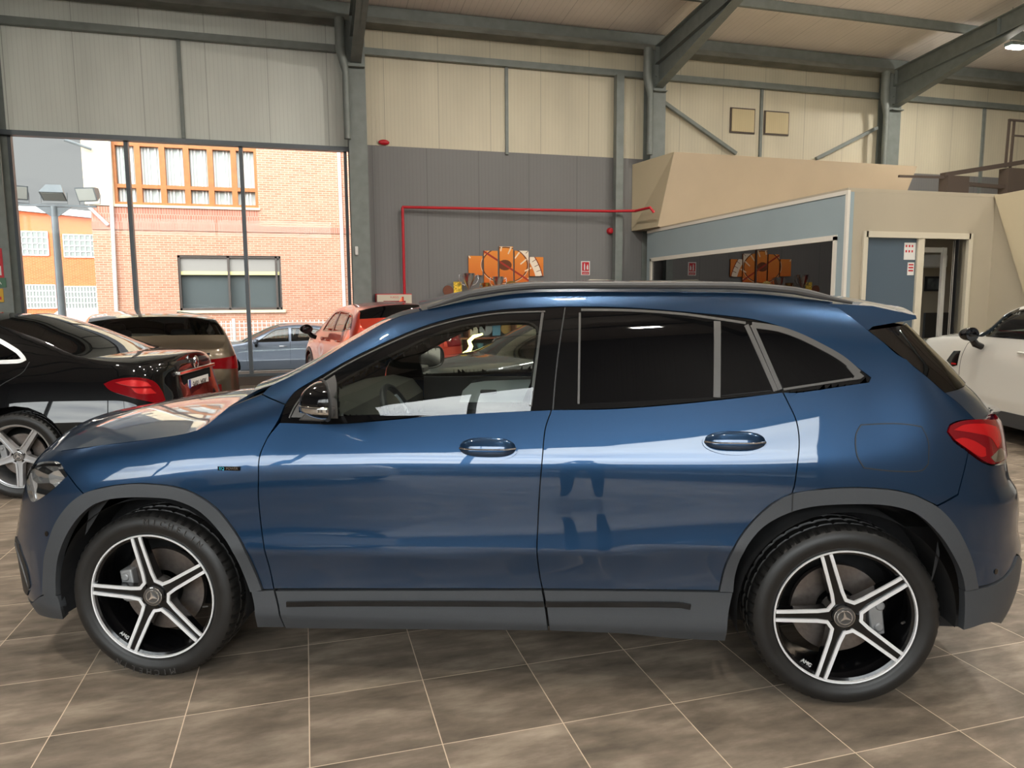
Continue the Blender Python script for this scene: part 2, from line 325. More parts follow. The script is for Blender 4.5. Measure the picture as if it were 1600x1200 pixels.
# ------------------------------------------------------------------ car body surfaces
def pchip(xs, ys, x):
    xs = np.asarray(xs, float); ys = np.asarray(ys, float); x = np.clip(np.asarray(x, float), xs[0], xs[-1])
    h = np.diff(xs); d = np.diff(ys) / h
    m = np.zeros(len(xs)); m[0] = d[0]; m[-1] = d[-1]
    for i in range(1, len(xs) - 1): m[i] = 0 if d[i - 1] * d[i] <= 0 else 2 * d[i - 1] * d[i] / (d[i - 1] + d[i])
    i = np.clip(np.searchsorted(xs, x, side='right') - 1, 0, len(h) - 1)
    t = (x - xs[i]) / h[i]; t2 = t * t; t3 = t2 * t
    return (2 * t3 - 3 * t2 + 1) * ys[i] + (t3 - 2 * t2 + t) * h[i] * m[i] + (-2 * t3 + 3 * t2) * ys[i + 1] + (t3 - t2) * h[i] * m[i + 1]
class Body:
    """side surface from the tilt of the panel at each height, rounded in plan at nose and tail.
    x runs from the front wheel (0) backwards, the near side is y<0"""
    def __init__(s, X, Z, A, W, nose, tail, fs, rs, nf=2.6, nr=2.8, zref=2, origin=(0, 0, 0), rz=0.):
        s.X = X; s.Z = np.array(Z, float); s.A = np.radians(np.array(A, float)); s.nose = nose; s.tail = tail
        s.fs = fs; s.rs = rs; s.nf = nf; s.nr = nr; s.LF = 1.3; s.LR = 1.3
        s.gx = np.linspace(X[0], X[-1], 240); s.gz = np.linspace(0.05, 1.9, 380); s.T = np.zeros((240, 380))
        zk = np.array([pchip(X, s.Z[:, k], s.gx) for k in range(s.Z.shape[1])]).T
        ak = np.array([pchip(X, s.A[:, k], s.gx) for k in range(s.Z.shape[1])]).T
        for i in range(240):
            f = np.tan(pchip(zk[i], ak[i], s.gz)); c = np.concatenate([[0], np.cumsum((f[1:] + f[:-1]) / 2 * np.diff(s.gz))])
            s.T[i] = pchip(W[0], W[1], s.gx[i]) - (c - np.interp(zk[i][zref], s.gz, c))
        s.ex = np.array([math.cos(rz), math.sin(rz), 0]); s.ey = np.array([-math.sin(rz), math.cos(rz), 0]); s.o = np.array(origin, float); s.g = None
    def edge_z(s, x, k=-1): return pchip(s.X, s.Z[:, k], x)
    def w(s, x, z):
        fx = np.clip((x - s.gx[0]) / (s.gx[1] - s.gx[0]), 0, 238.999); fz = np.clip((z - s.gz[0]) / (s.gz[1] - s.gz[0]), 0, 378.999)
        i = fx.astype(int); j = fz.astype(int); a = fx - i; b = fz - j; T = s.T
        return (T[i, j] * (1 - a) + T[i + 1, j] * a) * (1 - b) + (T[i, j + 1] * (1 - a) + T[i + 1, j + 1] * a) * b
    def P(s, S, z):
        S = np.atleast_1d(np.asarray(S, float)); z = np.atleast_1d(np.asarray(z, float)); S, z = np.broadcast_arrays(S, z)
        x = S.copy(); k = np.ones_like(S)
        for sel, th, n, x0, xe in ((S < s.fs, (s.fs - S) / s.LF * np.pi / 2, s.nf, s.fs, pchip(*s.nose, z)), (S > s.rs, (S - s.rs) / s.LR * np.pi / 2, s.nr, s.rs, pchip(*s.tail, z))):
            th = np.clip(th, 0, np.pi / 2); c = np.cos(th); sn = np.sin(th); r = (c ** n + sn ** n) ** (-1 / n)
            x = np.where(sel, x0 + (xe - x0) * sn * r, x); k = np.where(sel, c * r, k)
        return np.stack([x, -s.w(x, z) * k, z], -1)
    def N(s, S, z, e=3e-3):
        S = np.asarray(S, float); z = np.asarray(z, float)
        n = np.cross(s.P(S + e, z) - s.P(S - e, z), s.P(S, z + e) - s.P(S, z - e))
        return n / (np.linalg.norm(n, axis=-1, keepdims=True) + 1e-12)
    def pr(s, p):
        q = s.o + np.outer(p[:, 0], s.ex) + np.outer(p[:, 1], s.ey) + np.outer(p[:, 2], [0, 0, 1]) - CO
        d = q @ CF; return np.stack([800 + FPX * (q @ CR) / d, 600 - FPX * (q @ CU) / d], -1)
    def inv(s, px):
        """photo pixel -> (s,z) on the near side of the body"""
        if s.g is None:
            g = np.array([(a, b) for a in np.linspace(s.fs - s.LF, s.rs + s.LR, 150) for b in np.linspace(.1, 1.65, 78)])
            p = s.P(g[:, 0], g[:, 1]); n = s.N(g[:, 0], g[:, 1]); cam = CO - s.o; c = np.array([cam @ s.ex, cam @ s.ey, cam[2]])
            v = ((c - p) * n).sum(1) > 0; s.g = (g[v], s.pr(p[v]))
        G, Q = s.g; t = np.array(px[:2], float); i = ((Q - t) ** 2).sum(1).argmin(); u = G[i].copy()
        for _ in range(12):
            f = lambda u: s.pr(s.P(u[0], u[1]))[0]
            r = f(u) - t
            if abs(r).max() < .02: break
            J = np.stack([(f(u + np.array([1e-4, 0])) - f(u)) / 1e-4, (f(u + np.array([0, 1e-4])) - f(u)) / 1e-4], 1)
            try: st = np.linalg.solve(J.T @ J + 1e-2 * np.eye(2), J.T @ r)
            except Exception: break
            u = u - np.clip(st, -.05, .05)
        return (float(u[0]), float(u[1]))
def smooth_poly(P, closed=True, step=.02, corner=38):
    """Catmull-Rom through the points, sharp where the outline turns sharply"""
    P = [np.array(p[:2], float) for p in P]; n = len(P); out = []
    def ang(i):
        a = P[i] - P[i - 1]; b = P[(i + 1) % n] - P[i]
        c = np.dot(a, b) / (np.linalg.norm(a) * np.linalg.norm(b) + 1e-12); return math.degrees(math.acos(max(-1, min(1, c))))
    cor = [ang(i) > corner if (closed or 0 < i < n - 1) else True for i in range(n)]
    for i in range(n if closed else n - 1):
        p1 = P[i]; p2 = P[(i + 1) % n]; d = np.linalg.norm(p2 - p1)
        p0 = 2 * p1 - p2 if cor[i] else P[i - 1]; p3 = 2 * p2 - p1 if cor[(i + 1) % n] else P[(i + 2) % n]
        # keep tangents in proportion to the segment
        m1 = (p2 - p0); m2 = (p3 - p1); m1 = m1 / (np.linalg.norm(m1) + 1e-12) * d; m2 = m2 / (np.linalg.norm(m2) + 1e-12) * d
        k = max(1, int(round(d / step)))
        for j in range(k):
            t = j / k; t2 = t * t; t3 = t2 * t
            out.append((2 * t3 - 3 * t2 + 1) * p1 + (t3 - 2 * t2 + t) * m1 + (-2 * t3 + 3 * t2) * p2 + (t3 - t2) * m2)
    if not closed: out.append(P[-1])
    return out
def area(P): return .5 * sum(P[i][0] * P[(i + 1) % len(P)][1] - P[(i + 1) % len(P)][0] * P[i][1] for i in range(len(P)))
def ccw(P): return P if area(P) > 0 else P[::-1]
def inset(P, d):
    P = ccw(P); n = len(P); out = []
    for i in range(n):
        a = P[i] - P[i - 1]; b = P[(i + 1) % n] - P[i]; na = np.array([-a[1], a[0]]) / (np.linalg.norm(a) + 1e-9); nb = np.array([-b[1], b[0]]) / (np.linalg.norm(b) + 1e-9)
        m = na + nb; l = np.dot(m, m); out.append(P[i] + (m * 2 / l * d if l > .6 else na * d))
    return out
def keyhole(P, H):
    P = ccw(list(P)); H = ccw(list(H))[::-1]; best = None
    for i, p in enumerate(P):
        for j, h in enumerate(H):
            d = (p[0] - h[0]) ** 2 + (p[1] - h[1]) ** 2
            if best is None or d < best[0]: best = (d, i, j)
    _, i, j = best
    return P[:i + 1] + H[j:] + H[:j + 1] + P[i:]
def clip_cell(poly, x0, x1, y0, y1):
    for ax, v, sg in ((0, x0, 1), (0, x1, -1), (1, y0, 1), (1, y1, -1)):
        out = []; n = len(poly)
        if n == 0: return out
        for i in range(n):
            a = poly[i - 1]; b = poly[i]; da = sg * (a[ax] - v); db = sg * (b[ax] - v)
            if da >= 0:
                if db >= 0: out.append(b)
                else: t = da / (da - db); out.append((a[0] + t * (b[0] - a[0]), a[1] + t * (b[1] - a[1])))
            elif db >= 0:
                t = da / (da - db); out.append((a[0] + t * (b[0] - a[0]), a[1] + t * (b[1] - a[1]))); out.append(b)
        poly = out
    return poly
def grid_fill(poly, ds):
    """cover a flat outline with small cells -> 2D verts, faces"""
    P = [(float(p[0]), float(p[1])) for p in poly]; n = len(P)
    xs = [p[0] for p in P]; ys = [p[1] for p in P]; X0 = math.floor(min(xs) / ds); X1 = math.ceil(max(xs) / ds); Y0 = math.floor(min(ys) / ds); Y1 = math.ceil(max(ys) / ds)
    hit = {}
    for i in range(n):
        a = P[i - 1]; b = P[i]; k = max(1, int(math.hypot(b[0] - a[0], b[1] - a[1]) / (ds * .25)) + 1)
        for j in range(k + 1):
            t = j / k; x = a[0] + t * (b[0] - a[0]); y = a[1] + t * (b[1] - a[1])
            cx = math.floor(x / ds); cy = math.floor(y / ds)
            for ox in (-1, 0, 1):
                for oy in (-1, 0, 1): hit[(cx + ox, cy + oy)] = 1
    V = {}; vs = []; fs = []
    def vid(p):
        k = (round(p[0], 5), round(p[1], 5))
        if k not in V: V[k] = len(vs); vs.append(p)
        return V[k]
    for cy in range(Y0, Y1 + 1):
        yc = (cy + .5) * ds; cr = []
        for i in range(n):
            a = P[i - 1]; b = P[i]
            if (a[1] > yc) != (b[1] > yc): cr.append(a[0] + (yc - a[1]) / (b[1] - a[1]) * (b[0] - a[0]))
        cr.sort()
        for cx in range(X0, X1 + 1):
            x0, y0 = cx * ds, cy * ds; x1, y1 = x0 + ds, y0 + ds
            if (cx, cy) in hit:
                q = clip_cell(P, x0, x1, y0, y1)
                if len(q) < 3: continue
                ids = []
                for p in q:
                    v = vid(p)
                    if not ids or ids[-1] != v: ids.append(v)
                if len(ids) > 1 and ids[0] == ids[-1]: ids.pop()
                if len(set(ids)) < 3: continue
                # drop spikes a-b-a
                ch = True
                while ch and len(ids) >= 3:
                    ch = False
                    for i in range(len(ids)):
                        if ids[i - 1] == ids[(i + 1) % len(ids)]:
                            a, b = sorted((i, (i + 1) % len(ids)), reverse=True); ids.pop(a); ids.pop(b); ch = True; break
                if len(ids) < 3: continue
                ar = area([vs[i] for i in ids])
                if ar < 1e-8: continue
                if len(set(ids)) == len(ids): fs.append(tuple(ids))
                else:
                    # repeated vertex: split into loops
                    st = []; 
                    for v in ids:
                        if v in st:
                            k = st.index(v); lp = st[k:]; st = st[:k + 1]
                            if len(lp) >= 3: fs.append(tuple(lp))
                        else: st.append(v)
                    if len(st) >= 3: fs.append(tuple(st))
            else:
                if sum(1 for c in cr if c < x0 + ds / 2) % 2: fs.append((vid((x0, y0)), vid((x1, y0)), vid((x1, y1)), vid((x0, y1))))
    return vs, fs
def skinned(vs2, fs, Pf, Nf, thick):
    """lift 2D cells onto a surface and give them a folded edge"""
    a = np.array(vs2); P = Pf(a); N = Nf(a); V = [tuple(p) for p in P]; NN = [tuple(n) for n in N]; F = list(fs)
    if thick:
        cnt = {}
        for f in fs:
            for i in range(len(f)): e = (f[i], f[(i + 1) % len(f)]); cnt[e] = cnt.get(e, 0) + 1
        for (i, j) in list(cnt):
            if (j, i) not in cnt:
                e = P[j] - P[i]; nn = np.cross(e, N[i]); l = np.linalg.norm(nn)
                if l < 1e-9: continue
                nn /= l; k = len(V)
                V += [tuple(P[i]), tuple(P[j]), tuple(P[j] - N[j] * thick), tuple(P[i] - N[i] * thick)]; NN += [tuple(nn)] * 4; F.append((k + 1, k, k + 3, k + 2))
    return V, F, NN
def mesh_from(name, V, F, NN, mat, parent, mirror=False, label=None):
    if mirror:
        V = [(x, -y, z) for x, y, z in V]; NN = [(x, -y, z) for x, y, z in NN]; F = [f[::-1] for f in F]
    b = MB(); b.add(V, F); return b.build(name, mat, parent, norms=NN, label=label)
def panel(body, poly, name, mat, parent, ds=.03, off=0., thick=.018, mirror=False, hole=None, gap=.0022, sm=True, label=None, both=False):
    poly = smooth_poly(poly) if sm else [np.array(p[:2], float) for p in poly]
    poly = inset(poly, gap) if gap else ccw(poly)
    for h in (hole or []): poly = keyhole(poly, smooth_poly(h))
    vs, fs = grid_fill(poly, ds)
    Pf = lambda a: body.P(a[:, 0], a[:, 1]) + body.N(a[:, 0], a[:, 1]) * off
    V, F, NN = skinned(vs, fs, Pf, lambda a: body.N(a[:, 0], a[:, 1]), thick)
    o = mesh_from(name, V, F, NN, mat, parent, mirror, label)
    if both: mesh_from(name, V, F, NN, mat, parent, True, label)
    return o
def strip(body, line, wd, name, mat, parent, off=.002, thick=.004, mirror=False, closed=False, both=False):
    """a narrow band lying along a line on the body"""
    L = smooth_poly(line, closed=closed, step=.015); n = len(L); lo = []; hi = []
    for i in range(n):
        a = L[(i - 1) % n] if (closed or i) else L[0]; b = L[(i + 1) % n] if (closed or i < n - 1) else L[-1]
        d = b - a; d = d / (np.linalg.norm(d) + 1e-9); m = np.array([-d[1], d[0]]); lo.append(L[i] - m * wd / 2); hi.append(L[i] + m * wd / 2)
    a = np.array(lo + hi); fs = []
    for i in range(n if closed else n - 1):
        j = (i + 1) % n; fs.append((i, j, j + n, i + n))
    Pf = lambda a: body.P(a[:, 0], a[:, 1]) + body.N(a[:, 0], a[:, 1]) * off
    V, F, NN = skinned(a, fs, Pf, lambda a: body.N(a[:, 0], a[:, 1]), thick)
    o = mesh_from(name, V, F, NN, mat, parent, mirror)
    if both: mesh_from(name, V, F, NN, mat, parent, True)
    return o
def bridge(edge, crown, name, mat, parent, nv=25, pw=2.0, lip=.012, inx=0., tv=1.0):
    """panel spanning the car from a left edge curve to its mirror image; crown(u)->(dx,dz) at the centre line"""
    E = np.array(edge); n = len(E); rows = []
    for i, (x, y, z) in enumerate(E):
        cx, cz = crown(i / (n - 1)); rows.append([(x + cx * (1 - abs(v) ** pw), v * abs(y), z + cz * (1 - abs(v) ** pw)) for v in np.linspace(-tv, tv, nv)])
    P = np.array(rows); du = np.gradient(P, axis=0); dv = np.gradient(P, axis=1); N = np.cross(du, dv); N /= np.linalg.norm(N, axis=2, keepdims=True) + 1e-12
    if N[:, :, 2].mean() < 0 : N = -N; flip = True
    else: flip = False
    fs = []
    for i in range(n - 1):
        for j in range(nv - 1):
            f = (i * nv + j, (i + 1) * nv + j, (i + 1) * nv + j + 1, i * nv + j + 1); fs.append(f if not flip else f[::-1])
    Pf = P.reshape(-1, 3); Nf = N.reshape(-1, 3)
    V, F, NN = skinned(Pf, fs, lambda a: Pf, lambda a: Nf, lip)
    return mesh_from(name, V, F, NN, mat, parent)
# ------------------------------------------------------------------ wheels (axle along y, outer face towards -y, centre at origin)
def star_points(r, ri, a0=90):
    return [((r if k % 2 == 0 else ri) * math.cos(math.radians(a0 + 60 * k)), (r if k % 2 == 0 else ri) * math.sin(math.radians(a0 + 60 * k))) for k in range(6)]
def offset_path(path, d):
    out = []
    for i, p in enumerate(path):
        a = np.array(path[max(i - 1, 0)]); b = np.array(path[min(i + 1, len(path) - 1)]); p = np.array(p)
        d1 = p - a if i else b - p; d2 = b - p if i < len(path) - 1 else p - a
        n1 = np.array([-d1[1], d1[0]]) / (np.linalg.norm(d1) + 1e-9); n2 = np.array([-d2[1], d2[0]]) / (np.linalg.norm(d2) + 1e-9); m = n1 + n2
        out.append(tuple(p + m * 2 / np.dot(m, m) * d))
    return out
def make_wheel(R=.351, r=.2626, W=.235, base=30, style='amg', parent=None, face=None, silver=None, detail=True, brand=None):
    h = W / 2; face = face or MT['wheelblack']; silver = silver or MT['silver']; s = r / .2626
    def sh(t): return r + (R - r) * t
    # tyre
    prof = [(r * .985, -h * .80, 0), (r + .004, -h * .90, 0), (sh(.18), -h * .955, 0), (sh(.30), -h * .97, 0), (sh(.33), -h * .985, 0), (sh(.52), -h, 0), (sh(.74), -h * .95, 0), (sh(.84), -h * .885, 0), (sh(.86), -h * .87, 1), (sh(.955), -h * .76, 1), (R - .002, -h * .60, 1),
            (R - .001, -h * .50, 0), (R - .009, -h * .48, 0), (R - .009, -h * .41, 0), (R - .0005, -h * .39, 2), (R, -h * .09, 2), (R - .009, -h * .07, 0), (R - .009, 0, 0)]
    prof = prof + [(a, -b, c) for a, b, c in prof[-2::-1]]
    n = 224 if detail else 64; m = MB(); k = len(prof); vs = []; fs = []
    for j in range(n):
        t = 2 * math.pi * j / n; c, q = math.cos(t), math.sin(t)
        for a, b, f in prof:
            if detail and f == 1 and j % 4 == 0: a -= .006
            if detail and f == 2 and j % 6 == 0: a -= .005
            vs.append((a * c, b, a * q))
    for j in range(n):
        for i in range(k - 1):
            fs.append((j * k + i, j * k + i + 1, ((j + 1) % n) * k + i + 1, ((j + 1) % n) * k + i))
    m.add(vs, fs); wheel = m.build('wheel', MT['tyre'], parent, auto=28)
    # rim barrel and lip
    b = MB(); b.lathe([(r * .985, -h * .86), (r * .93, -h * .80), (r * .905, -h * .62), (r * .88, -h * .2), (r * .86, h * .1), (r * .90, h * .8)], 72)
    b.build('rim_barrel', face if style != 'plain' else silver, wheel)
    b = MB(); b.lathe([(r * .985, -h * .80), (r * 1.0, -h * .90), (r * .994, -h * .925), (r * .974, -h * .918), (r * .968, -h * .87), (r * .966, -h * .8)], 96)
    b.build('rim_lip', silver, wheel, label='bright machined rim lip')
    if style == 'amg':
        rr = r * .968; T = .088; y0 = -h * .90; outline = []; paths = []
        for i in range(5):
            th = math.radians(base + 72 * i); u = np.array([math.cos(th), math.sin(th)]); v = np.array([-u[1], u[0]])
            th2 = th + math.radians(72); u2 = np.array([math.cos(th2), math.sin(th2)]); v2 = np.array([-u2[1], u2[0]])
            pol = lambda rad, a: np.array([math.cos(th + math.radians(a)), math.sin(th + math.radians(a))]) * rad
            path = [(u * .995 + v * T) * rr, (u * .385 + v * (T + .012)) * rr, pol(.275, 25) * rr, pol(.275, 47) * rr, (u2 * .385 - v2 * (T + .012)) * rr, (u2 * .995 - v2 * T) * rr]
            paths.append(path); outline += [tuple(p) for p in path]
        def dish(x, z): return y0 + .016 * s * max(0, 1 - math.hypot(x, z) / (rr * .9)) ** 1.0
        sp = MB(); nO = len(outline)
        # spoke star body: front face as fan, back face deeper
        f = [(x, dish(x, z) + .004, z) for x, z in outline]; bk = [(x * .985, dish(x, z) + .034 + .02 * (1 - math.hypot(x, z) / rr), z * .985) for x, z in outline]
        vs = f + bk + [(0, dish(0, 0) + .008, 0)]; fs = [(i, (i + 1) % nO, nO * 2) for i in range(nO)] + [(i, i + nO, (i + 1) % nO + nO, (i + 1) % nO) for i in range(nO)]
        sp.add(vs, fs); sp.build('spoke_star', face, wheel, auto=20)
        st = MB(); wd = .047 * rr / .96
        for path in paths:
            P = [path[0]]
            for a, b_ in zip(path[:-1], path[1:]):
                for k_ in range(1, 7): P.append(np.array(a) + (np.array(b_) - np.array(a)) * k_ / 6)
            Q = offset_path(path, wd * (1 if True else -1))
            Q2 = [Q[0]]
            for a, b_ in zip(Q[:-1], Q[1:]):
                for k_ in range(1, 7): Q2.append(np.array(a) + (np.array(b_) - np.array(a)) * k_ / 6)
            # choose the side that lies inside the spokes
            if np.linalg.norm(Q[2]) > np.linalg.norm(path[2]):
                Q = offset_path(path, -wd); Q2 = [Q[0]]
                for a, b_ in zip(Q[:-1], Q[1:]):
                    for k_ in range(1, 7): Q2.append(np.array(a) + (np.array(b_) - np.array(a)) * k_ / 6)
            kk = len(P); A = [(p[0], dish(*p) - .002, p[1]) for p in P]; B = [(p[0], dish(*p) - .002, p[1]) for p in Q2]
            A2 = [(x, y + .008, z) for x, y, z in A]; B2 = [(x, y + .008, z) for x, y, z in B]
            st.add(A + B + A2 + B2, [(i, i + 1, kk + i + 1, kk + i) for i in range(kk - 1)] + [(i, 2 * kk + i, 2 * kk + i + 1, i + 1) for i in range(kk - 1)] + [(kk + i, kk + i + 1, 3 * kk + i + 1, 3 * kk + i) for i in range(kk - 1)]
                   + [(0, kk, 3 * kk, 2 * kk), (kk - 1, 3 * kk - 1, 4 * kk - 1, 2 * kk - 1)])
        st.build('spoke_edge', silver, wheel, auto=30, label='bright machined spoke edges')
    else:
        sp = MB(); ns = 5 if style == 'five' else 7
        for i in range(ns):
            th = 2 * math.pi * i / ns + math.radians(base); M = Matrix.Rotation(-th, 4, 'Y')
            for sg in (-1, 1):
                poly = [(r * .1, -r * .10 + sg * r * .05), (r * .1, r * .10 + sg * r * .05), (r * .94, sg * r * .17 + r * .05), (r * .94, sg * r * .17 - r * .05)]
                sp.prism(poly, -h * .88, -h * .6, M)
        sp.build('spoke_star', silver, wheel, bevel=.003)
    # hub, bolts, cap
    hb = MB(); hb.lathe([(.001, -h * .72), (r * .21, -h * .72), (r * .24, -h * .66), (r * .27, -h * .3)], 32); hb.build('hub', face, wheel)
    for i in range(5 if detail else 0):
        a = math.radians(base + 36 + 72 * i); c = (r * .20 * math.cos(a), 0, r * .20 * math.sin(a)); bo = MB(); bo.cyl((c[0], -h * .72, c[2]), (c[0], -h * .80, c[2]), .0095 * s, n=6); bo.build('wheel_bolt', MT['wheelblack'], wheel)
    cp = MB(); cp.lathe([(.0005, -h * .87), (r * .098, -h * .87), (r * .104, -h * .885), (r * .140, -h * .875), (r * .150, -h * .85), (r * .152, -h * .70)], 40)
    cap = cp.build('centre_cap', MT['satin'] if style == 'amg' else MT['alloy'], wheel)
    if style == 'amg':
        e = MB(); e.lathe([(r * .108, -h * .885), (r * .104, -h * .90), (r * .096, -h * .90), (r * .092, -h * .87)], 40)
        e.prism([(x, z) for x, z in star_points(r * .095, r * .022, 90 + 12)], -h * .905, -h * .86); e.lathe([(r * .15, -h * .84), (r * .147, -h * .872), (r * .141, -h * .876)], 40)
        e.build('cap_emblem', MT['chrome'], wheel, label='chrome three-pointed star in a ring')
    # brake
    d = MB(); d.lathe([(r * .30, -.002), (r * .34, -.006), (r * .66, -.006), (r * .66, .018), (r * .3, .018)], 64, (0, -.01, 0)); d.build('brake_disc', MT['disc'], wheel)
    if detail:
        c = MB(); c.box((-r * .26, -.05, -r * .10), (r * .26, .04, r * .10), Matrix.Translation((-r * .52, .0, r * .08)) @ Matrix.Rotation(math.radians(82), 4, 'Y')); c.cyl((-r * .56, -.055, r * .22), (-r * .56, .03, r * .22), r * .07, n=12); c.cyl((-r * .56, -.055, -r * .10), (-r * .56, .03, -r * .10), r * .07, n=12)
        c.build('brake_caliper', MT['caliper'], wheel, bevel=.006)
        v = MB(); a = math.radians(base - 41); v.cyl((r * .86 * math.cos(a), -h * .7, r * .86 * math.sin(a)), (r * .80 * math.cos(a), -h * .82, r * .80 * math.sin(a)), .004, n=8); v.build('tyre_valve', MT['satin'], wheel)
    if style == 'amg' and detail and silver is MT['silver']:
        a = math.radians(base + 201); rad = r * .885; M = Matrix.Translation((rad * math.cos(a), -h * .70, rad * math.sin(a))) @ Matrix.Rotation(-(a - math.pi * 1.5), 4, 'Y') @ Matrix.Rotation(math.pi / 2, 4, 'X')
        text_mesh('rim_lettering', 'AMG', .020, MT['silver'], wheel, M, .003)
    if brand:
        # raised lettering round the sidewall, top and bottom
        for a0, fl in ((68, 1), (262, -1)):
            n_ = len(brand); stp = 6.2
            for i, ch in enumerate(brand):
                if ch == ' ': continue
                a = math.radians(a0 - (i - (n_ - 1) / 2) * stp); rad = sh(.62)
                M = Matrix.Translation((rad * math.cos(a), -h - .0005, rad * math.sin(a))) @ Matrix.Rotation(-(a - math.pi / 2), 4, 'Y') @ Matrix.Rotation(math.pi / 2, 4, 'X')
                text_mesh('tyre_letter', ch, .034, MT['satinrub'], wheel, M, .0012)
    return wheel
MT['satinrub'] = principled('raised_tyre_lettering', (.05, .047, .045), .4)
# ------------------------------------------------------------------ the dark blue crossover in the foreground
HX = [-.9, -.45, -.1, .25, .45, .60, .80, 1.0, 1.6, 2.3, 2.8, 3.1, 3.5]
HZ = [[.1, .38, .50, .55, .66, .74, .80, .86, .90, .94, 1.00],
 [.1, .38, .52, .57, .68, .77, .83, .88, .92, .96, 1.02],
 [.1, .38, .53, .58, .70, .80, .87, .93, .97, 1.01, 1.08],
 [.1, .38, .545, .575, .72, .84, .93, 1.00, 1.04, 1.08, 1.145],
 [.1, .38, .55, .575, .73, .86, .95, 1.05, 1.09, 1.13, 1.195],
 [.1, .38, .55, .575, .74, .87, .96, 1.07, 1.13, 1.18, 1.265],
 [.1, .385, .555, .575, .745, .875, .965, 1.08, 1.20, 1.30, 1.385],
 [.1, .39, .555, .575, .75, .88, .97, 1.09, 1.28, 1.41, 1.485],
 [.1, .40, .57, .59, .77, .885, .975, 1.13, 1.36, 1.475, 1.578],
 [.1, .42, .60, .63, .80, .895, .985, 1.18, 1.38, 1.485, 1.572],
 [.1, .42, .60, .64, .82, .92, 1.02, 1.20, 1.35, 1.44, 1.52],
 [.1, .42, .60, .64, .82, .95, 1.07, 1.16, 1.28, 1.38, 1.47],
 [.1, .42, .60, .64, .82, .95, 1.05, 1.14, 1.24, 1.34, 1.44]]
HA = [[-8, -8, -4, 0, 2, 6, 12, 22, 32, 42, 55],
 [-8, -8, -4, 0, 2, 6, 13, 22, 34, 46, 58],
 [-8, -8, -4, 2, 1, 5, 15, 21, 34, 48, 60],
 [-8, -9, -8, 6, 0, 4, 18, 21, 32, 46, 58],
 [-8, -9, -10, 8, 0, 4, 19, 20, 28, 38, 48],
 [-8, -9, -11, 9, 0, 4, 20, 20, 26, 34, 44],
 [-8, -9, -11, 9, 0, 4, 20, 20, 25, 34, 46],
 [-8, -9, -11, 9, 0, 4, 20, 21, 24, 34, 50],
 [-8, -9, -11, 9, 0, 4, 20, 21, 23, 35, 56],
 [-8, -9, -11, 9, 1, 5, 20, 21, 23, 35, 56],
 [-8, -9, -8, 5, 3, 7, 18, 21, 25, 35, 55],
 [-8, -8, -4, 2, 3, 8, 14, 20, 25, 35, 50],
 [-8, -8, -2, 0, 2, 6, 12, 18, 24, 32, 45]]
HW = ([-.9, -.45, 0, .5, 1.2, 1.9, 2.5, 2.9, 3.5], [.895, .905, .912, .897, .897, .899, .908, .912, .895])
HNOSE = ([.05, .2, .3, .45, .5, .57, .66, .78, .88, .93, 1.0, 1.1], [-.82, -.86, -.88, -.905, -.91, -.89, -.86, -.815, -.75, -.66, -.45, -.2])
HTAIL = ([.05, .2, .25, .35, .45, .55, .65, .72, .78, .85, .95, 1.05, 1.10, 1.2, 1.35, 1.5], [3.38, 3.45, 3.485, 3.555, 3.585, 3.59, 3.565, 3.565, 3.555, 3.51, 3.485, 3.465, 3.42, 3.29, 3.16, 3.04])
HRZ = math.atan2(-0.3558921, 0.93452705)
HO = (-0.3268173, 3.94192161, 0)
for r in HZ: r[1:1] = [.285, .305]; r[3] = .375
for r in HA: r[0] = -26; r[1:1] = [-26, 4]; r[3] = 3
HB = Body(HX, HZ, HA, HW, HNOSE, HTAIL, -.20, 2.95, zref=4, origin=HO, rz=HRZ)
HA2 = [list(r) for r in HA]
for r in HA2: r[9] = min(r[9], 15); r[8] = min(r[8], 16)
HBG = Body(HX, HZ, HA2, (HW[0], [w - .004 for w in HW[1]]), HNOSE, HTAIL, -.20, 2.95, zref=4, origin=HO, rz=HRZ)      # the door glass stands a little steeper than the door skin
hero = empty('crossover_car', HO, HRZ, 'dark blue metallic crossover car standing side-on in the foreground', 'car')
ip = lambda pts: [HB.inv(p) if len(p) == 2 else (p[1], p[2]) for p in pts]       # ('s', s, z) gives body coordinates directly
S_ = lambda s, z: ('s', s, z)
BLUE, CLAD, BG = MT['blue'], MT['clad'], MT['blackgloss']
def hp(name, pts, mat=BLUE, **k):
    k.setdefault('both', True); return panel(HB, ip(pts), name, mat, hero, **k)
GAP_F = [(437, 660), (427, 672), (418, 684), (406, 712), (404, 745), (404, 780), (408.5, 825), (419, 879), (428, 920)]     # front door leading edge
GAP_M = [(862, 640), (852, 670), (847.5, 715), (843, 770), (840.5, 819), (839, 861), (843.5, 900), (847.5, 920)]       # between the doors
GAP_R = [(1223, 612.5), (1234.6, 635.7), (1244.7, 659), (1248.8, 690), (1246, 725), (1241, 760), (1237.5, 771)]
ARCHF_O = [(411, 921), (401, 895), (382, 855), (359, 817.6), (330.6, 787), (287.5, 764), (230, 755.8), (184, 757.8), (155, 763.5), (131, 771.6), (109, 789), (89, 817.6), (76, 855), (71, 889.5), (70, 928)]
ARCHF_I = [(91.4, 930), (91, 901), (96, 863.6), (110.7, 829), (132, 801), (161, 783), (195.5, 777), (244, 777), (276, 781), (310.5, 796), (339, 823), (365, 860.7), (382, 895), (392.5, 924)]
ARCHR_O = [(1123.4, 923), (1134, 880.6), (1150, 849), (1175, 815), (1206, 787), (1237.5, 771), (1287.5, 764), (1334, 762), (1381, 764), (1412.5, 769), (1440.6, 779), (1465.6, 793), (1490.6, 821), (1509, 855.6), (1520, 887), (1525.6, 918)]
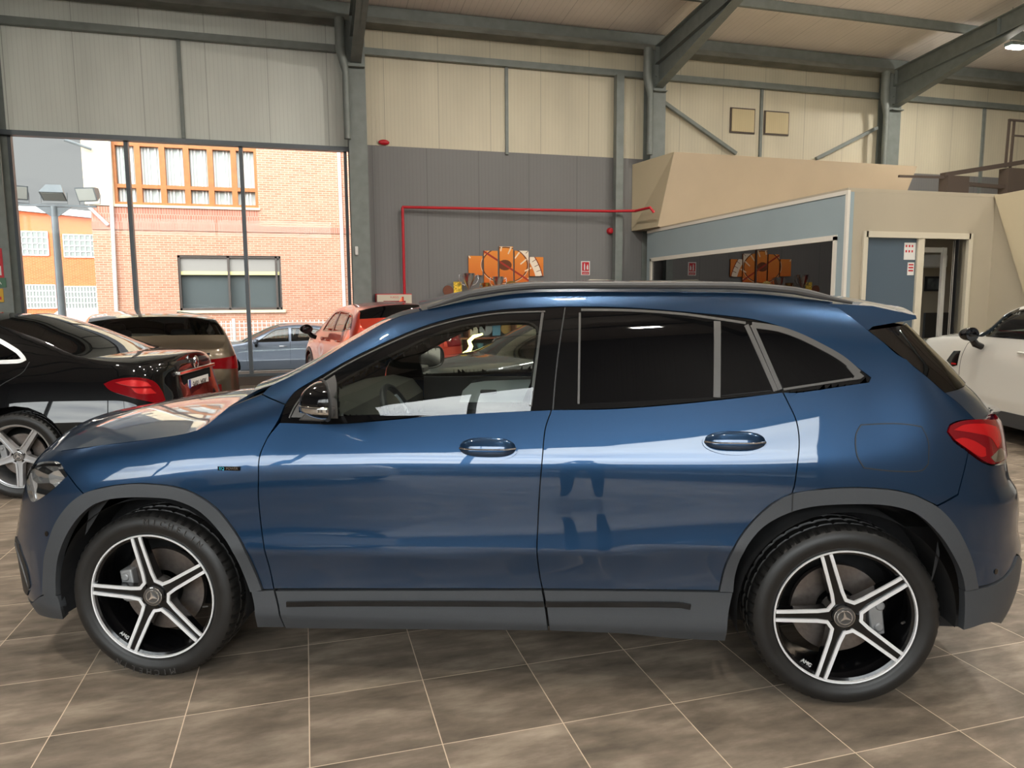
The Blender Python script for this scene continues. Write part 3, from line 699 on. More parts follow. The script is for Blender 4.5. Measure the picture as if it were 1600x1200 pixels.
ARCHR_I = [(1504.7, 922), (1501.6, 902.5), (1490.6, 874), (1472, 843), (1447, 815), (1419, 797), (1381, 788.5), (1334, 787), (1275, 790), (1236, 799), (1200, 816.6), (1178, 837), (1159, 865), (1148, 896), (1145, 924)]
HOODE = [(98, 704), (110, 702), (145, 697.5), (187, 692), (250, 684), (300, 675), (328, 661), (347, 644), (356, 637)]
EZ = lambda s: float(HB.edge_z(s))
eedge = lambda a, b, n: [S_(x, EZ(x)) for x in np.linspace(a, b, n)]
TRIM_O = [(446, 632), (461, 612.5), (482.5, 599), (507.5, 584), (546, 562), (600, 536), (660, 511), (720, 494), (780, 484.6), (840, 481), (882, 479.5), (944, 479.8), (1012, 483), (1096, 490), (1164, 497.4), (1197.5, 504), (1241, 519), (1282, 540), (1315.6, 559), (1343, 577), (1360, 590), (1357, 597)]
# wings and doors
hp('front_wing', GAP_F[:0] + HOODE + [(409, 616), (446, 632), (436, 655)] + [(427, 670), (418, 684), (406, 712), (404, 745), (404, 780), (408.5, 825), (419, 879), (428, 921)] + ARCHF_O[:10] + [(107, 743)])
hp('front_door', GAP_F + GAP_M[::-1] + [(690, 648.5), (600, 656.5), (525, 662)])
hp('rear_door', GAP_M[::-1] + [(961, 638.4), (1062.5, 630.7), (1163.7, 620)] + GAP_R + ARCHR_O[4::-1])
# roof side, rear pillar and rear quarter as one panel
x0 = ip([(446, 632)])[0]
QPOLY = [(409, 616)] + eedge(.47, 2.72, 22) + [(1300, 477), (1311, 481), (1334, 498), (1357, 516), (1380, 534), (1410, 558), (1450, 590), (1477, 614), (1500, 632), (1524, 656), (1503, 657), (1484, 664), (1480, 675), (1491, 690), (1513, 706), (1497, 772), (1464, 790)] \
    + ARCHR_O[10:4:-1] + GAP_R[::-1][1:] + [(1245, 613), (1299, 605.5), (1345, 598.5)] + TRIM_O[::-1]
hp('body_side', QPOLY, ds=.025)
fd = [(1345, 664), (1400, 662), (1440, 667), (1450, 690), (1450, 725), (1440, 735), (1395, 736), (1350, 731), (1339, 712), (1337, 680)]
panel(HB, ip(fd), 'fuel_flap', BLUE, hero, off=.0015, gap=0.0)
strip(HB, ip(fd), .004, 'fuel_flap_gap', MT['rubber'], hero, off=.0028, thick=.002, closed=True)
# black window surround with the openings for the two panes
GLF = [(529, 650), (527, 601), (548, 589), (570, 577), (600, 561.5), (630, 547), (675, 526), (720, 511), (765, 505.5), (800, 504), (826, 505), (836, 511), (838, 520), (824, 635), (700, 641.5), (600, 647)]
BELT = [(1357, 597), (1299, 605.5), (1224, 614.5), (1163.7, 619.5), (1062.5, 630.2), (961, 637.9), (862, 640.5), (760, 644.5), (690, 648), (600, 656), (525, 662.5), (437, 663), (441, 648)]
hp('window_surround', TRIM_O + BELT[1:], BG, off=-.001, hole=[ip(GLF)], gap=.0005, ds=.025)
panel(HBG, inset(smooth_poly(ip(GLF)), -.014), 'front_door_glass', MT['winglass'], hero, off=-.012, thick=.0, gap=0, sm=False, both=True)
RG = [(906, 487), (1000, 490.5), (1060, 496), (1114, 502), (1114, 621), (1000, 627), (905, 631)]
hp('rear_door_glass', RG, MT['privacy'], off=.0005, thick=.002, gap=0)
hp('rear_quarterlight', [(1128, 504), (1161, 508.5), (1205, 610), (1127, 618)], MT['privacy'], off=.0005, thick=.002, gap=0)
hp('rear_side_glass', [(1177, 511), (1210, 517), (1242, 528.5), (1274, 544.5), (1305.6, 563), (1325, 578), (1333, 587), (1330, 591), (1274, 599), (1224, 607)], MT['privacy'], off=.0005, thick=.002, gap=0)
for nm, ln, wd in (('window_divider', [(1120.5, 502), (1120, 621)], .026), ('window_divider', [(1166, 508), (1212, 611)], .017), ('window_divider', [(1175, 508), (1219, 609)], .016),
                   ('window_reveal', [(1175, 508), (1215, 514), (1248, 525), (1285, 543), (1316, 561), (1342, 583)], .022), ('window_reveal', [(1224, 608.5), (1280, 600), (1332, 592)], .008),
                   ('window_reveal', [(908, 484.5), (985, 485.5), (1060, 490.5), (1118, 498), (1165, 505)], .009), ('window_reveal', [(452, 653), (462, 633), (480, 612), (510, 589), (546, 567.5), (600, 541), (660, 516), (720, 499.5), (780, 490), (852, 487)], .005),
                   ('window_divider', [(848, 489), (829, 635)], .010), ('window_divider', [(906, 489), (904, 631)], .008)):
    strip(HB, ip(ln), wd, nm, MT['satin'], hero, off=.003, thick=.004, both=True)
strip(HB, ip([(883, 481), (874, 540), (868, 590), (864, 640)]), .005, 'door_gap', MT['rubber'], hero, off=.0012, thick=.002, both=True)
panel(HB, ip([(1332, 573), (1350, 588), (1345, 592), (1331, 594), (1335, 588), (1322, 573)]), 'window_reveal', MT['satin'], hero, off=.003, thick=.004, gap=0)
# mirror triangle
hp('mirror_triangle', [(455, 652), (466, 632), (488, 610), (523, 586), (526, 598), (528, 654)], MT['satin'], off=.0015, thick=.003, gap=0)
# cladding
hp('front_arch_trim', ARCHF_O + ARCHF_I, CLAD, off=.012, thick=.035, gap=.001, ds=.02)
hp('rear_arch_trim', ARCHR_O + ARCHR_I, CLAD, off=.012, thick=.035, gap=.001, ds=.02)
strip(HB, ip([(1237.5, 771), (1236, 799)]), .004, 'arch_trim_gap', MT['rubber'], hero, off=.0135, thick=.002, both=True)
hp('sill_end_trim', [(392.5, 922), (411, 922), (429, 921), (435.5, 948), (446, 978.6), (402.5, 978.6), (398, 950)], CLAD, off=.006)
def sill(name, pts): return hp(name, pts, CLAD, off=.008, thick=.03)
sill('door_sill_trim', [(431, 922), (847, 921), (852, 948), (857, 983), (447, 979.5), (437, 948)])
sill('door_sill_trim', [(849, 921), (1145, 924), (1138, 960), (1133, 999), (1050, 995), (978, 988), (920, 985.5), (859, 983), (854, 948)])
strip(HB, ip([(450, 942), (520, 941), (700, 941), (850, 942)]), .020, 'sill_insert', MT['wheelblack'], hero, off=.020, thick=.012, both=True)
strip(HB, ip([(853, 942), (960, 942), (1060, 943), (1078, 946)]), .020, 'sill_insert', MT['wheelblack'], hero, off=.020, thick=.012, both=True)
# front bumper, wraps round to the centre
hp('front_bumper', [(131, 772), (107, 743), (98, 722), (98, 705), (88, 703)] + [S_(-.95, .915), S_(-1.2, .90), S_(-1.5, .89), S_(-1.5, .30), S_(-1.2, .28), (41, 947), (70, 928)] + ARCHF_O[-1:8:-1], ds=.025)
hp('bumper_underside', [(41, 948), (70, 929), (91, 930), (96, 948), (100.6, 967), (72, 963), (55, 956)] + [S_(-1.2, .215), S_(-1.5, .22), S_(-1.5, .30), S_(-1.2, .278)], CLAD, off=.004, thick=.03)
HL = [(44, 742), (47.5, 732), (54, 727), (65, 722.5), (80, 721), (95, 724), (106, 743), (87.5, 761), (70, 775), (56, 783.5), (50, 783), (45, 771), (42.5, 755)]
def lampglass():
    m = principled('faceted_headlamp', (.6, .62, .64), .14, .85, 1.); nt = m.node_tree; tc = N_(nt, 'ShaderNodeTexCoord'); mp = N_(nt, 'ShaderNodeMapping'); mp.inputs['Scale'].default_value = (9, 9, 26); mp.inputs['Rotation'].default_value = (0, .5, 0); L_(nt, tc.outputs['Object'], mp.inputs['Vector'])
    v = N_(nt, 'ShaderNodeTexVoronoi'); v.inputs['Scale'].default_value = 1.0; L_(nt, mp.outputs[0], v.inputs['Vector']); r = N_(nt, 'ShaderNodeValToRGB'); e = r.color_ramp.elements; e[0].position = .25; e[0].color = (.03, .035, .04, 1); e[1].position = .6; e[1].color = (.85, .87, .88, 1)
    s = N_(nt, 'ShaderNodeSeparateColor'); L_(nt, v.outputs['Color'], s.inputs[0]); L_(nt, s.outputs[0], r.inputs[0]); L_(nt, r.outputs[0], bsdf(m).inputs['Base Color']); bp = N_(nt, 'ShaderNodeBump'); bp.inputs['Strength'].default_value = .8; bp.inputs['Distance'].default_value = .03; L_(nt, v.outputs['Distance'], bp.inputs['Height']); L_(nt, bp.outputs[0], bsdf(m).inputs['Normal']); return m
MT['headin'] = lampglass()
hp('headlight', HL, MT['headin'], off=.003, thick=.03, gap=0, ds=.02)
strip(HB, ip([(49, 742), (53, 760), (57, 781)]), .016, 'headlight_bar', MT['alloy'], hero, off=.006, thick=.004, both=True)
strip(HB, ip([(52, 733), (70, 727), (96, 727)]), .010, 'headlight_bar', BG, hero, off=.006, thick=.004, both=True)
# intake blade at the bumper corner
bl = MB()
bl.tube([tuple(HB.P(HB.inv(p)[0], HB.inv(p)[1])[0] + np.array([.004, -.002, 0])) for p in [(24, 838), (26, 850), (31, 868), (37, 888), (42, 906), (46, 922)]], [.006, .010, .010, .009, .008, .004], 10)
bl.build('intake_blade', MT['satin'], hero)
hp('intake_opening', [(26, 838), (31, 850), (42, 885), (48, 915), (44, 930), (38, 922), (33, 895), (27, 865)], MT['rubber'], off=.004, thick=.004, gap=0)
# rear bumper
hp('rear_bumper', [(1464, 791), (1497, 773), (1513, 707), (1535, 722), (1552, 727)] + [S_(3.75, .915), S_(4.25, .91), S_(4.25, .46), S_(3.8, .46), (1588, 866), (1578, 890), (1556, 909), (1525, 918), (1520, 887), (1509, 855.6), (1490.6, 821)], ds=.025)
hp('rear_bumper_trim', [(1525.6, 919), (1556, 910), (1578, 891), (1588, 867)] + [S_(3.8, .455), S_(4.25, .455), S_(4.25, .235), S_(3.75, .235), (1545, 972), (1503, 984), (1504.7, 922)], CLAD, off=.006, thick=.03, ds=.02)
TL = [(1480.5, 675), (1484, 665), (1503, 658), (1530, 656), (1556, 656)] + [S_(3.75, 1.075), S_(3.95, 1.07), S_(3.95, .99), S_(3.8, .95), (1551, 725), (1535, 720), (1513, 704), (1491, 688)]
hp('tail_light', TL, MT['redlamp'], off=.006, thick=.03, gap=0, ds=.02)
panel(HB, ip([(1490, 687), (1503, 684), (1522, 690), (1537, 700), (1538, 712), (1530, 714), (1508, 700)]), 'tail_light_reflector', MT['redbright'], hero, off=.0075, thick=.002, gap=0)
panel(HB, ip([(1488, 672), (1505, 664), (1535, 663), (1556, 668), (1562, 690), (1556, 700), (1545, 684), (1520, 677)]), 'tail_light_reflector', MT['redbright'], hero, off=.0072, thick=.002, gap=0)
panel(HB, ip([(1545, 714), (1560, 700), (1567, 706), (1566, 717), (1552, 722)]), 'reversing_light', MT['chrome'], hero, off=.008, thick=.002, gap=0)
# lower tail door between the lamps and its upper skin
hp('tailgate_lower', [S_(3.86, .92), S_(4.25, .92), S_(4.25, 1.09), S_(3.8, 1.085), S_(3.97, 1.06)], ds=.03)
ED = lambda pts: [tuple(HB.P(*HB.inv(p))[0]) if len(p) == 2 else tuple(HB.P(p[1], p[2])[0]) for p in pts]
def sm3(E, n):
    E = np.array(E); d = np.concatenate([[0], np.cumsum(np.linalg.norm(np.diff(E, axis=0), axis=1))]); t = np.linspace(0, d[-1], n)
    return [tuple(pchip(d, E[:, k], t)[i] if False else float(pchip(d, E[:, k], t[i])) for k in range(3)) for i in range(n)]
bridge(sm3(ED([(1477, 614), (1500, 632), (1524, 656)]), 8), lambda u: (.24 - .02 * u, .012), 'tailgate_upper', BLUE, hero, pw=4.5)
bridge(ED([(1524, 656), S_(3.72, 1.075), S_(3.8, 1.075), S_(3.9, 1.075), S_(4.0, 1.075), S_(4.1, 1.075), S_(4.2, 1.075)]), lambda u: (.22 * (1 - u) ** 2, .004), 'tailgate_ledge', BLUE, hero, pw=4)
bridge(sm3(ED([(1357, 516), (1380, 534), (1410, 558), (1450, 590), (1477, 614)]), 16), lambda u: (.29 - .05 * u, .02), 'rear_window', MT['privacy'], hero, pw=4.5, nv=41)
# roof, bonnet, windscreen
RE = [tuple(HB.P(x, EZ(x))[0]) for x in np.linspace(1.08, 2.73, 26)]
bridge(RE, lambda u: (-.10 * (1 - u) ** 2 + .06 * u ** 2, .045 + .015 * math.sin(math.pi * u)), 'roof', BLUE, hero, pw=2.2)
WE = [tuple(HB.P(x, EZ(x))[0]) for x in np.linspace(.40, 1.07, 18)]
bridge(WE, lambda u: (-.15 + .07 * u, .02 * u), 'windscreen', MT['winglass'], hero, pw=2.2, lip=0)
HE = sm3(ED([S_(-1.5, .875), S_(-1.3, .878), S_(-1.1, .885), S_(-.95, .895), S_(-.8, .905)] + HOODE), 36)
bridge(HE, lambda u: (-.04 * (1 - u) * u * 4, (.035 + .02 * u + .045 * math.sin(math.pi * min(1, u * .9 + .1)) ** .8) * min(1, u * 3)), 'bonnet', BLUE, hero, pw=2.4, nv=41)
bridge(sm3(ED([(356, 637), (409, 616)]), 6), lambda u: (-.06, .0), 'cowl_panel', MT['rubber'], hero)
fr = [tuple(HB.P(s, z)[0]) for s, z in ((-.95, .915), (-.80, .925), (-.70, .93))]
# spoiler
sp = MB(); rows = []
A_ = ED([(1300, 476), (1357, 516)]); y0 = abs(A_[0][1]); tip = (3.05, 1.475)
for v in np.linspace(-1, 1, 25):
    k = 1 - abs(v) ** 2.4; y = v * (.66 - .0 * k)
    rows.append([(A_[0][0] - .02, y * y0 / .66, A_[0][2] + .042 * k + .004), (A_[0][0] + .15, v * (.63), A_[0][2] + .046 * k - .006), (tip[0] + .06 * k, v * .60, tip[1] + .045 * k), (tip[0] + .062 * k + .004, v * .60, tip[1] + .04 * k - .014), (A_[1][0] + .17 * k + .04, v * .64, A_[1][2] + .02 * k + .012), (A_[1][0] + .17 * k, v * abs(A_[1][1]), A_[1][2] + .02 * k)])
sp.grid(rows); sp.add(rows[0], [(0, 1, 2, 3, 4, 5)]); sp.add(rows[-1], [(5, 4, 3, 2, 1, 0)]); sp.build('roof_spoiler', BLUE, hero, auto=40)
# roof rails
for sg in (-1, 1):
    rl = MB(); n = 40; up = []
    for i in range(n + 1):
        t = i / n; x = 1.10 + 1.70 * t; p = HB.P(x, EZ(x))[0]; lift = .020 * min(1, t / .10, (1 - t) / .12) ; up.append((p[0], sg * (abs(p[1]) + .004), p[2] + lift + .006))
    rl.tube(up, [.006 + .010 * min(1, i / 4, (n - i) / 4) for i in range(n + 1)], 10); rl.build('roof_rail', MT['satin'], hero)
# underlying dark shell so that the gaps read dark, arch liners, floor pan
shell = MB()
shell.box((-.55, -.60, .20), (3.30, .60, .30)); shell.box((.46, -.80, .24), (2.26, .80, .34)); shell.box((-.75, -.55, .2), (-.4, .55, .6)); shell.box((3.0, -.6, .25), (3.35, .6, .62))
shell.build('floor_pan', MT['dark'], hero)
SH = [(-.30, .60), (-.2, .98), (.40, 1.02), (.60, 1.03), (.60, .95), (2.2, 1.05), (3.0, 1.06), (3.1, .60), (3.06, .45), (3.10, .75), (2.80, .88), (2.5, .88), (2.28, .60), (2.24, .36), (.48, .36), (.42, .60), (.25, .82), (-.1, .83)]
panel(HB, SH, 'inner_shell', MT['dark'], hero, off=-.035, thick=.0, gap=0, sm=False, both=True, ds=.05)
for cx in (0, 2.729):
    for sg in (-1, 1):
        ln = MB(); ln.lathe([(.398, .0), (.395, .24), (.10, .25)], 40, (cx, -.885 * 1, .36), 'y', math.radians(-14 if cx == 0 else -5), math.radians(194))
        if sg > 0: ln.v = [(x, -y, z) for x, y, z in ln.v]
        ln.build('wheel_arch_liner', MT['liner'], hero)
# wheels
w1 = make_wheel(base=30, parent=hero, brand='MICHELIN'); w1.location = (0, -.783, .351)
w2 = make_wheel(base=36, parent=hero); w2.location = (2.729, -.783, .351)
for ch in w2.children:
    if ch.name.startswith('brake_caliper'): ch.rotation_euler = (0, math.pi, 0)
for src, x in ((w1, 0), (w2, 2.729)):
    c = copy_tree(src, hero); c.location = (x, .783, .351); c.rotation_euler = (0, 0, math.pi)
# door handles: a dished shell in a bowl
for (cx, cy) in ((762, 701), (1148, 691)):
    hw = 46 if cx < 1000 else 50; s0, z0 = HB.inv((cx, cy)); sa, _ = HB.inv((cx - hw, cy)); sb, _ = HB.inv((cx + hw, cy)); _, zt = HB.inv((cx, cy - 17)); _, zb = HB.inv((cx, cy + 19)); a = (sb - sa) / 2; b = (zt - zb) / 2
    ring = [(s0 + a * math.cos(t), (zt + zb) / 2 + b * math.sin(t) * (1 if abs(math.cos(t)) < .999 else 1)) for t in np.linspace(0, 2 * math.pi, 28, endpoint=False)]
    for mir in (False, True):
        panel(HB, ring, 'handle_bowl', MT['bowl'] if 'bowl' in MT else BLUE, hero, off=.0025, thick=.004, gap=0, sm=False, ds=.02, mirror=mir)
        strip(HB, ring, .006, 'handle_rim', BLUE, hero, off=.006, thick=.004, mirror=mir, closed=True)
        g = MB(); rows = []
        for i in range(25):
            u = i / 24; rowp = []
            for j in range(13):
                v = j / 12 * math.pi * 2; S1 = s0 + a * (2 * u - 1) * .97; hh = b * .80 * max(.02, 1 - abs(2 * u - 1) ** 3) ** .5; pz = (zt + zb) / 2 + b * .12 + hh * math.sin(v)
                pt = HB.P(S1, pz)[0] + HB.N(np.array([S1]), np.array([pz]))[0] * (.022 * max(.0, 1 - (2 * u - 1) ** 4) * (1 + .5 * math.cos(v)) + .002); rowp.append((pt[0], pt[1] * (-1 if mir else 1), pt[2]))
            rows.append(rowp)
        g.grid(rows); hd = g.build('door_handle', MT['handle'] if 'handle' in MT else BLUE, hero)
        L = [HB.P(s0 + a * (2 * u - 1) * .95, (zt + zb) / 2 + b * .12)[0] + np.array([0, -.030 * max(.12, 1 - (2 * u - 1) ** 4) - .004, 0]) for u in np.linspace(0, 1, 16)]
        t = MB(); t.tube([(p[0], p[1] * (-1 if mir else 1), p[2]) for p in L], .0035, 8); t.build('handle_strip', MT['chrome'], hd)
# door mirror
def oncar(px, py, yc):
    d = ray(px, py); n = HB.ey; t = ((HB.o + n * yc - CO) @ n) / (d @ n); q = CO + d * t - HB.o; return q @ HB.ex, q[2]
MX0, _a = oncar(468, 632, -1.03); MX1, _a = oncar(527, 632, -1.03); _a, MZ1 = oncar(500, 598, -1.03); _a, MZ0 = oncar(500, 661, -1.03); MC = (MX0 + .10, -1.0, 0); MH = (MZ1 - MZ0) / 2; MZC = (MZ0 + MZ1) / 2
for sg in (1, -1):
    m = MB(); rows = []; n = 14; x_0 = MX0; x_1 = MX1
    for i in range(n + 1):
        u = i / n; x = x_0 + (x_1 - x_0) * u; hy = (.105) * (1 - (1 - u) ** 2.2) ** .5 + .004; hz = MH * (1 - (1 - u) ** 2.0) ** .5 + .003
        zc = MZC; yc = -1.005; ring = []
        for j in range(20):
            v = 2 * math.pi * j / 20; c_, s__ = math.cos(v), math.sin(v); ring.append((x, sg * (yc + hy * math.copysign(abs(c_) ** .8, c_)), zc + hz * math.copysign(abs(s__) ** .75, s__) * (1 if s__ > 0 else .78)))
        rows.append(ring)
    rows = [[(x + .55 * (abs(y) - 1.115) * max(0, (x - x_0) / (x_1 - x_0)), y, z) for x, y, z in r] for r in rows]
    rows = [r + [r[0]] for r in rows]; m.grid(rows, flip=sg < 0); m.add(rows[-1][:-1], [tuple(range(20))])
    mo = m.build('door_mirror', BG, hero, auto=50)
    g = MB(); g.box((x_1 - .002, -1.09 if sg > 0 else .925, MZC - .05), (x_1 + .001, -.925 if sg > 0 else 1.09, MZC + .06)); g.v = [(x + .55 * (abs(y) - 1.115), y, z) for x, y, z in g.v]; g.build('mirror_glass', MT['chrome'], mo); g = MB(); g.tube([(x_1 + .002, sg * (-1.005 + .112 * math.copysign(abs(math.cos(t)) ** .8, math.cos(t))), MZC + (MH + .004) * math.copysign(abs(math.sin(t)) ** .75, math.sin(t)) * (1 if math.sin(t) > 0 else .8)) for t in np.linspace(0, 2 * math.pi, 36, endpoint=False)], .006, 8, closed=True); g.v = [(x + .55 * (abs(y) - 1.115), y, z) for x, y, z in g.v]; g.build('mirror_rim', MT['trimdark'], mo)
    band = MB(); rr_ = []
    for i in range(n + 1):
        u = i / n; x = x_0 + (x_1 - x_0) * u - .004; hy = .105 * (1 - (1 - u) ** 2.2) ** .5 + .008; yc = -1.005
        rr_.append([(x, sg * (yc - hy), z) for z in (MZC - .004, MZC - .012, MZC - .022, MZC - .030)])
    band.grid(rr_); bo_ = band.build('mirror_indicator', MT['chrome'], mo)
    sk = bo_.modifiers.new('solid', 'SOLIDIFY'); sk.thickness = .004
    ft = MB(); ft.prism([(MX0 - .03, MZ0 + .0), (MX1 - .07, MZ0 - .004), (MX1 - .07, MZ0 + .03), (MX0 + .02, MZ0 + .045)], sg * -.84, sg * -.98); ft.build('mirror_foot', MT['satin'], mo, bevel=.006)
# badge on the wing
bs, bz = HB.inv((358, 732)); bp_ = HB.P(bs, bz)[0]; bn = HB.N(np.array([bs]), np.array([bz]))[0]
Mb = Matrix.Translation(bp_ + bn * .002) @ Matrix.Rotation(math.atan2(-bn[2], -bn[1]) * -1 if False else 0, 4, 'X') @ Matrix.Rotation(math.pi / 2, 4, 'X')
b_ = MB(); b_.box((-.045, -.008, -.002), (.045, .008, .003), Mb); bd = b_.build('wing_badge', MT['blackgloss'], hero, bevel=.001)
MT['cyan'] = principled('cyan_badge_letters', (.05, .45, .60), .3)
text_mesh('badge_text', 'EQ', .016, MT['cyan'], bd, Mb @ Matrix.Translation((-.028, 0, .003)), .0006)
text_mesh('badge_text', 'POWER', .014, MT['chrome'], bd, Mb @ Matrix.Translation((.014, 0, .003)), .0006)
# parking sensors
for px in ((73, 834), (1556, 893)):
    s_, z_ = HB.inv(px); panel(HB, [(s_ + .011 * math.cos(t), z_ + .011 * math.sin(t)) for t in np.linspace(0, 6.283, 12, endpoint=False)], 'parking_sensor', MT['bluedark'] if 'bluedark' in MT else BG, hero, off=.002, thick=.002, gap=0, sm=False, both=True)
# interior
it = MB()
it.grid([[(x, y, z) for y in np.linspace(-.70, .70, 9)] for x, z in ((.28, 1.02), (.45, 1.075), (.62, 1.10), (.74, 1.075), (.80, 1.0), (.80, .80), (.72, .6))]); it.build('dashboard', MT['olive'], hero)
for sg in (-1, 1):
    d = MB(); d.box((.80, .74 * sg - .01, .55), (1.62, .74 * sg + .01, 1.085)); d.build('door_card', MT['trimdark'], hero)
    d = MB(); d.prism([(1.02, .93), (1.04, 1.00), (1.09, 1.045), (1.18, 1.06), (1.46, 1.07), (1.40, .93)], .722 * sg, .735 * sg); q = d.build('door_card_insert', MT['trimlight'], hero)
    d = MB(); d.box((1.15, .70 * sg - .012, .985), (1.25, .70 * sg + .012, 1.010)); d.build('inner_handle', MT['satin'], q, bevel=.008)
sw = MB(); cen = Vector((.93, -.36, .985)); ax = Vector((1, 0, .45)).normalized(); u_ = Vector((0, 1, 0)); v_ = ax.cross(u_)
sw.tube([cen + (u_ * math.cos(t) + v_ * math.sin(t)) * .185 for t in np.linspace(0, 2 * math.pi, 40, endpoint=False)], .016, 10, closed=True); sw.sphere(cen - ax * .02, .065, 16, 10, (.5, 1, 1))
for t in (0, math.pi, -math.pi / 2): sw.bar(cen, cen + (u_ * math.cos(t) + v_ * math.sin(t)) * .18, .03, .015)
swo = sw.build('steering_wheel', MT['leather'], hero)
s2 = MB(); s2.tube([cen + (u_ * math.cos(t) + v_ * math.sin(t)) * .169 - ax * .004 for t in np.linspace(2.2, 4.1, 12)], .007, 8); s2.tube([cen + (u_ * math.cos(t) + v_ * math.sin(t)) * .169 - ax * .004 for t in np.linspace(-.9, .9, 12)], .007, 8); s2.build('wheel_insert', MT['silver'], swo)
for y in (-.37, .37):
    s = MB(); s.box((1.15, y - .25, .50), (1.68, y + .25, .70)); s.bar((1.66, y, .6), (1.86, y, 1.22), .48, .16, (1, 0, 0)); s.bar((1.88, y, 1.24), (1.91, y, 1.42), .26, .10, (1, 0, 0)); s.build('seat', MT['leather'], hero, bevel=.05, seg=3)
s = MB(); s.box((2.1, -.62, .50), (2.5, .62, .68)); s.bar((2.5, 0, .6), (2.68, 0, 1.2), 1.24, .16, (1, 0, 0)); s.build('rear_bench', MT['leather'], hero, bevel=.05, seg=3)
s = MB(); s.box((.28, -.55, .62), (.30, .55, 1.0)); s.build('bulkhead', MT['dark'], hero)
# nose: grille, lower intake, emblem
gm = ribbed_mat('black_grille_mesh', (.02, .02, .022), axis=2, rib=.028, joint=9, ribamt=.8)
hp('grille', [S_(-1.10, .66), S_(-1.06, .80), S_(-1.12, .855), S_(-1.5, .865), S_(-1.5, .56), S_(-1.2, .575)], gm, off=.006, thick=.01, gap=0)
hp('lower_intake', [S_(-1.02, .32), S_(-1.06, .46), S_(-1.5, .49), S_(-1.5, .31)], gm, off=.006, thick=.01, gap=0)
nx = float(HB.P(-1.5, .72)[0][0]); em = MB(); em.lathe([(.082, 0), (.088, -.012), (.096, -.012), (.10, 0)], 36, (nx - .008, 0, .72), 'x')
em.prism(star_points(.088, .018), -.006, .006, Matrix.Translation((nx - .014, 0, .72)) @ Matrix(((0, 1, 0, 0), (1, 0, 0, 0), (0, 0, 1, 0), (0, 0, 0, 1)))); em.build('nose_emblem', MT['chrome'], hero, label='chrome three-pointed star in a ring')
br = MB(); br.tube([(float(HB.P(s, .72)[0][0]) - .012, float(HB.P(s, .72)[0][1]) * k, .72) for s, k in [(x, 1) for x in np.linspace(-1.12, -1.42, 8)]], .010, 8); br.build('grille_bar', MT['chrome'], hero)
br = MB(); br.tube([(float(HB.P(s, .72)[0][0]) - .012, -float(HB.P(s, .72)[0][1]), .72) for s in np.linspace(-1.12, -1.42, 8)], .010, 8); br.build('grille_bar', MT['chrome'], hero)
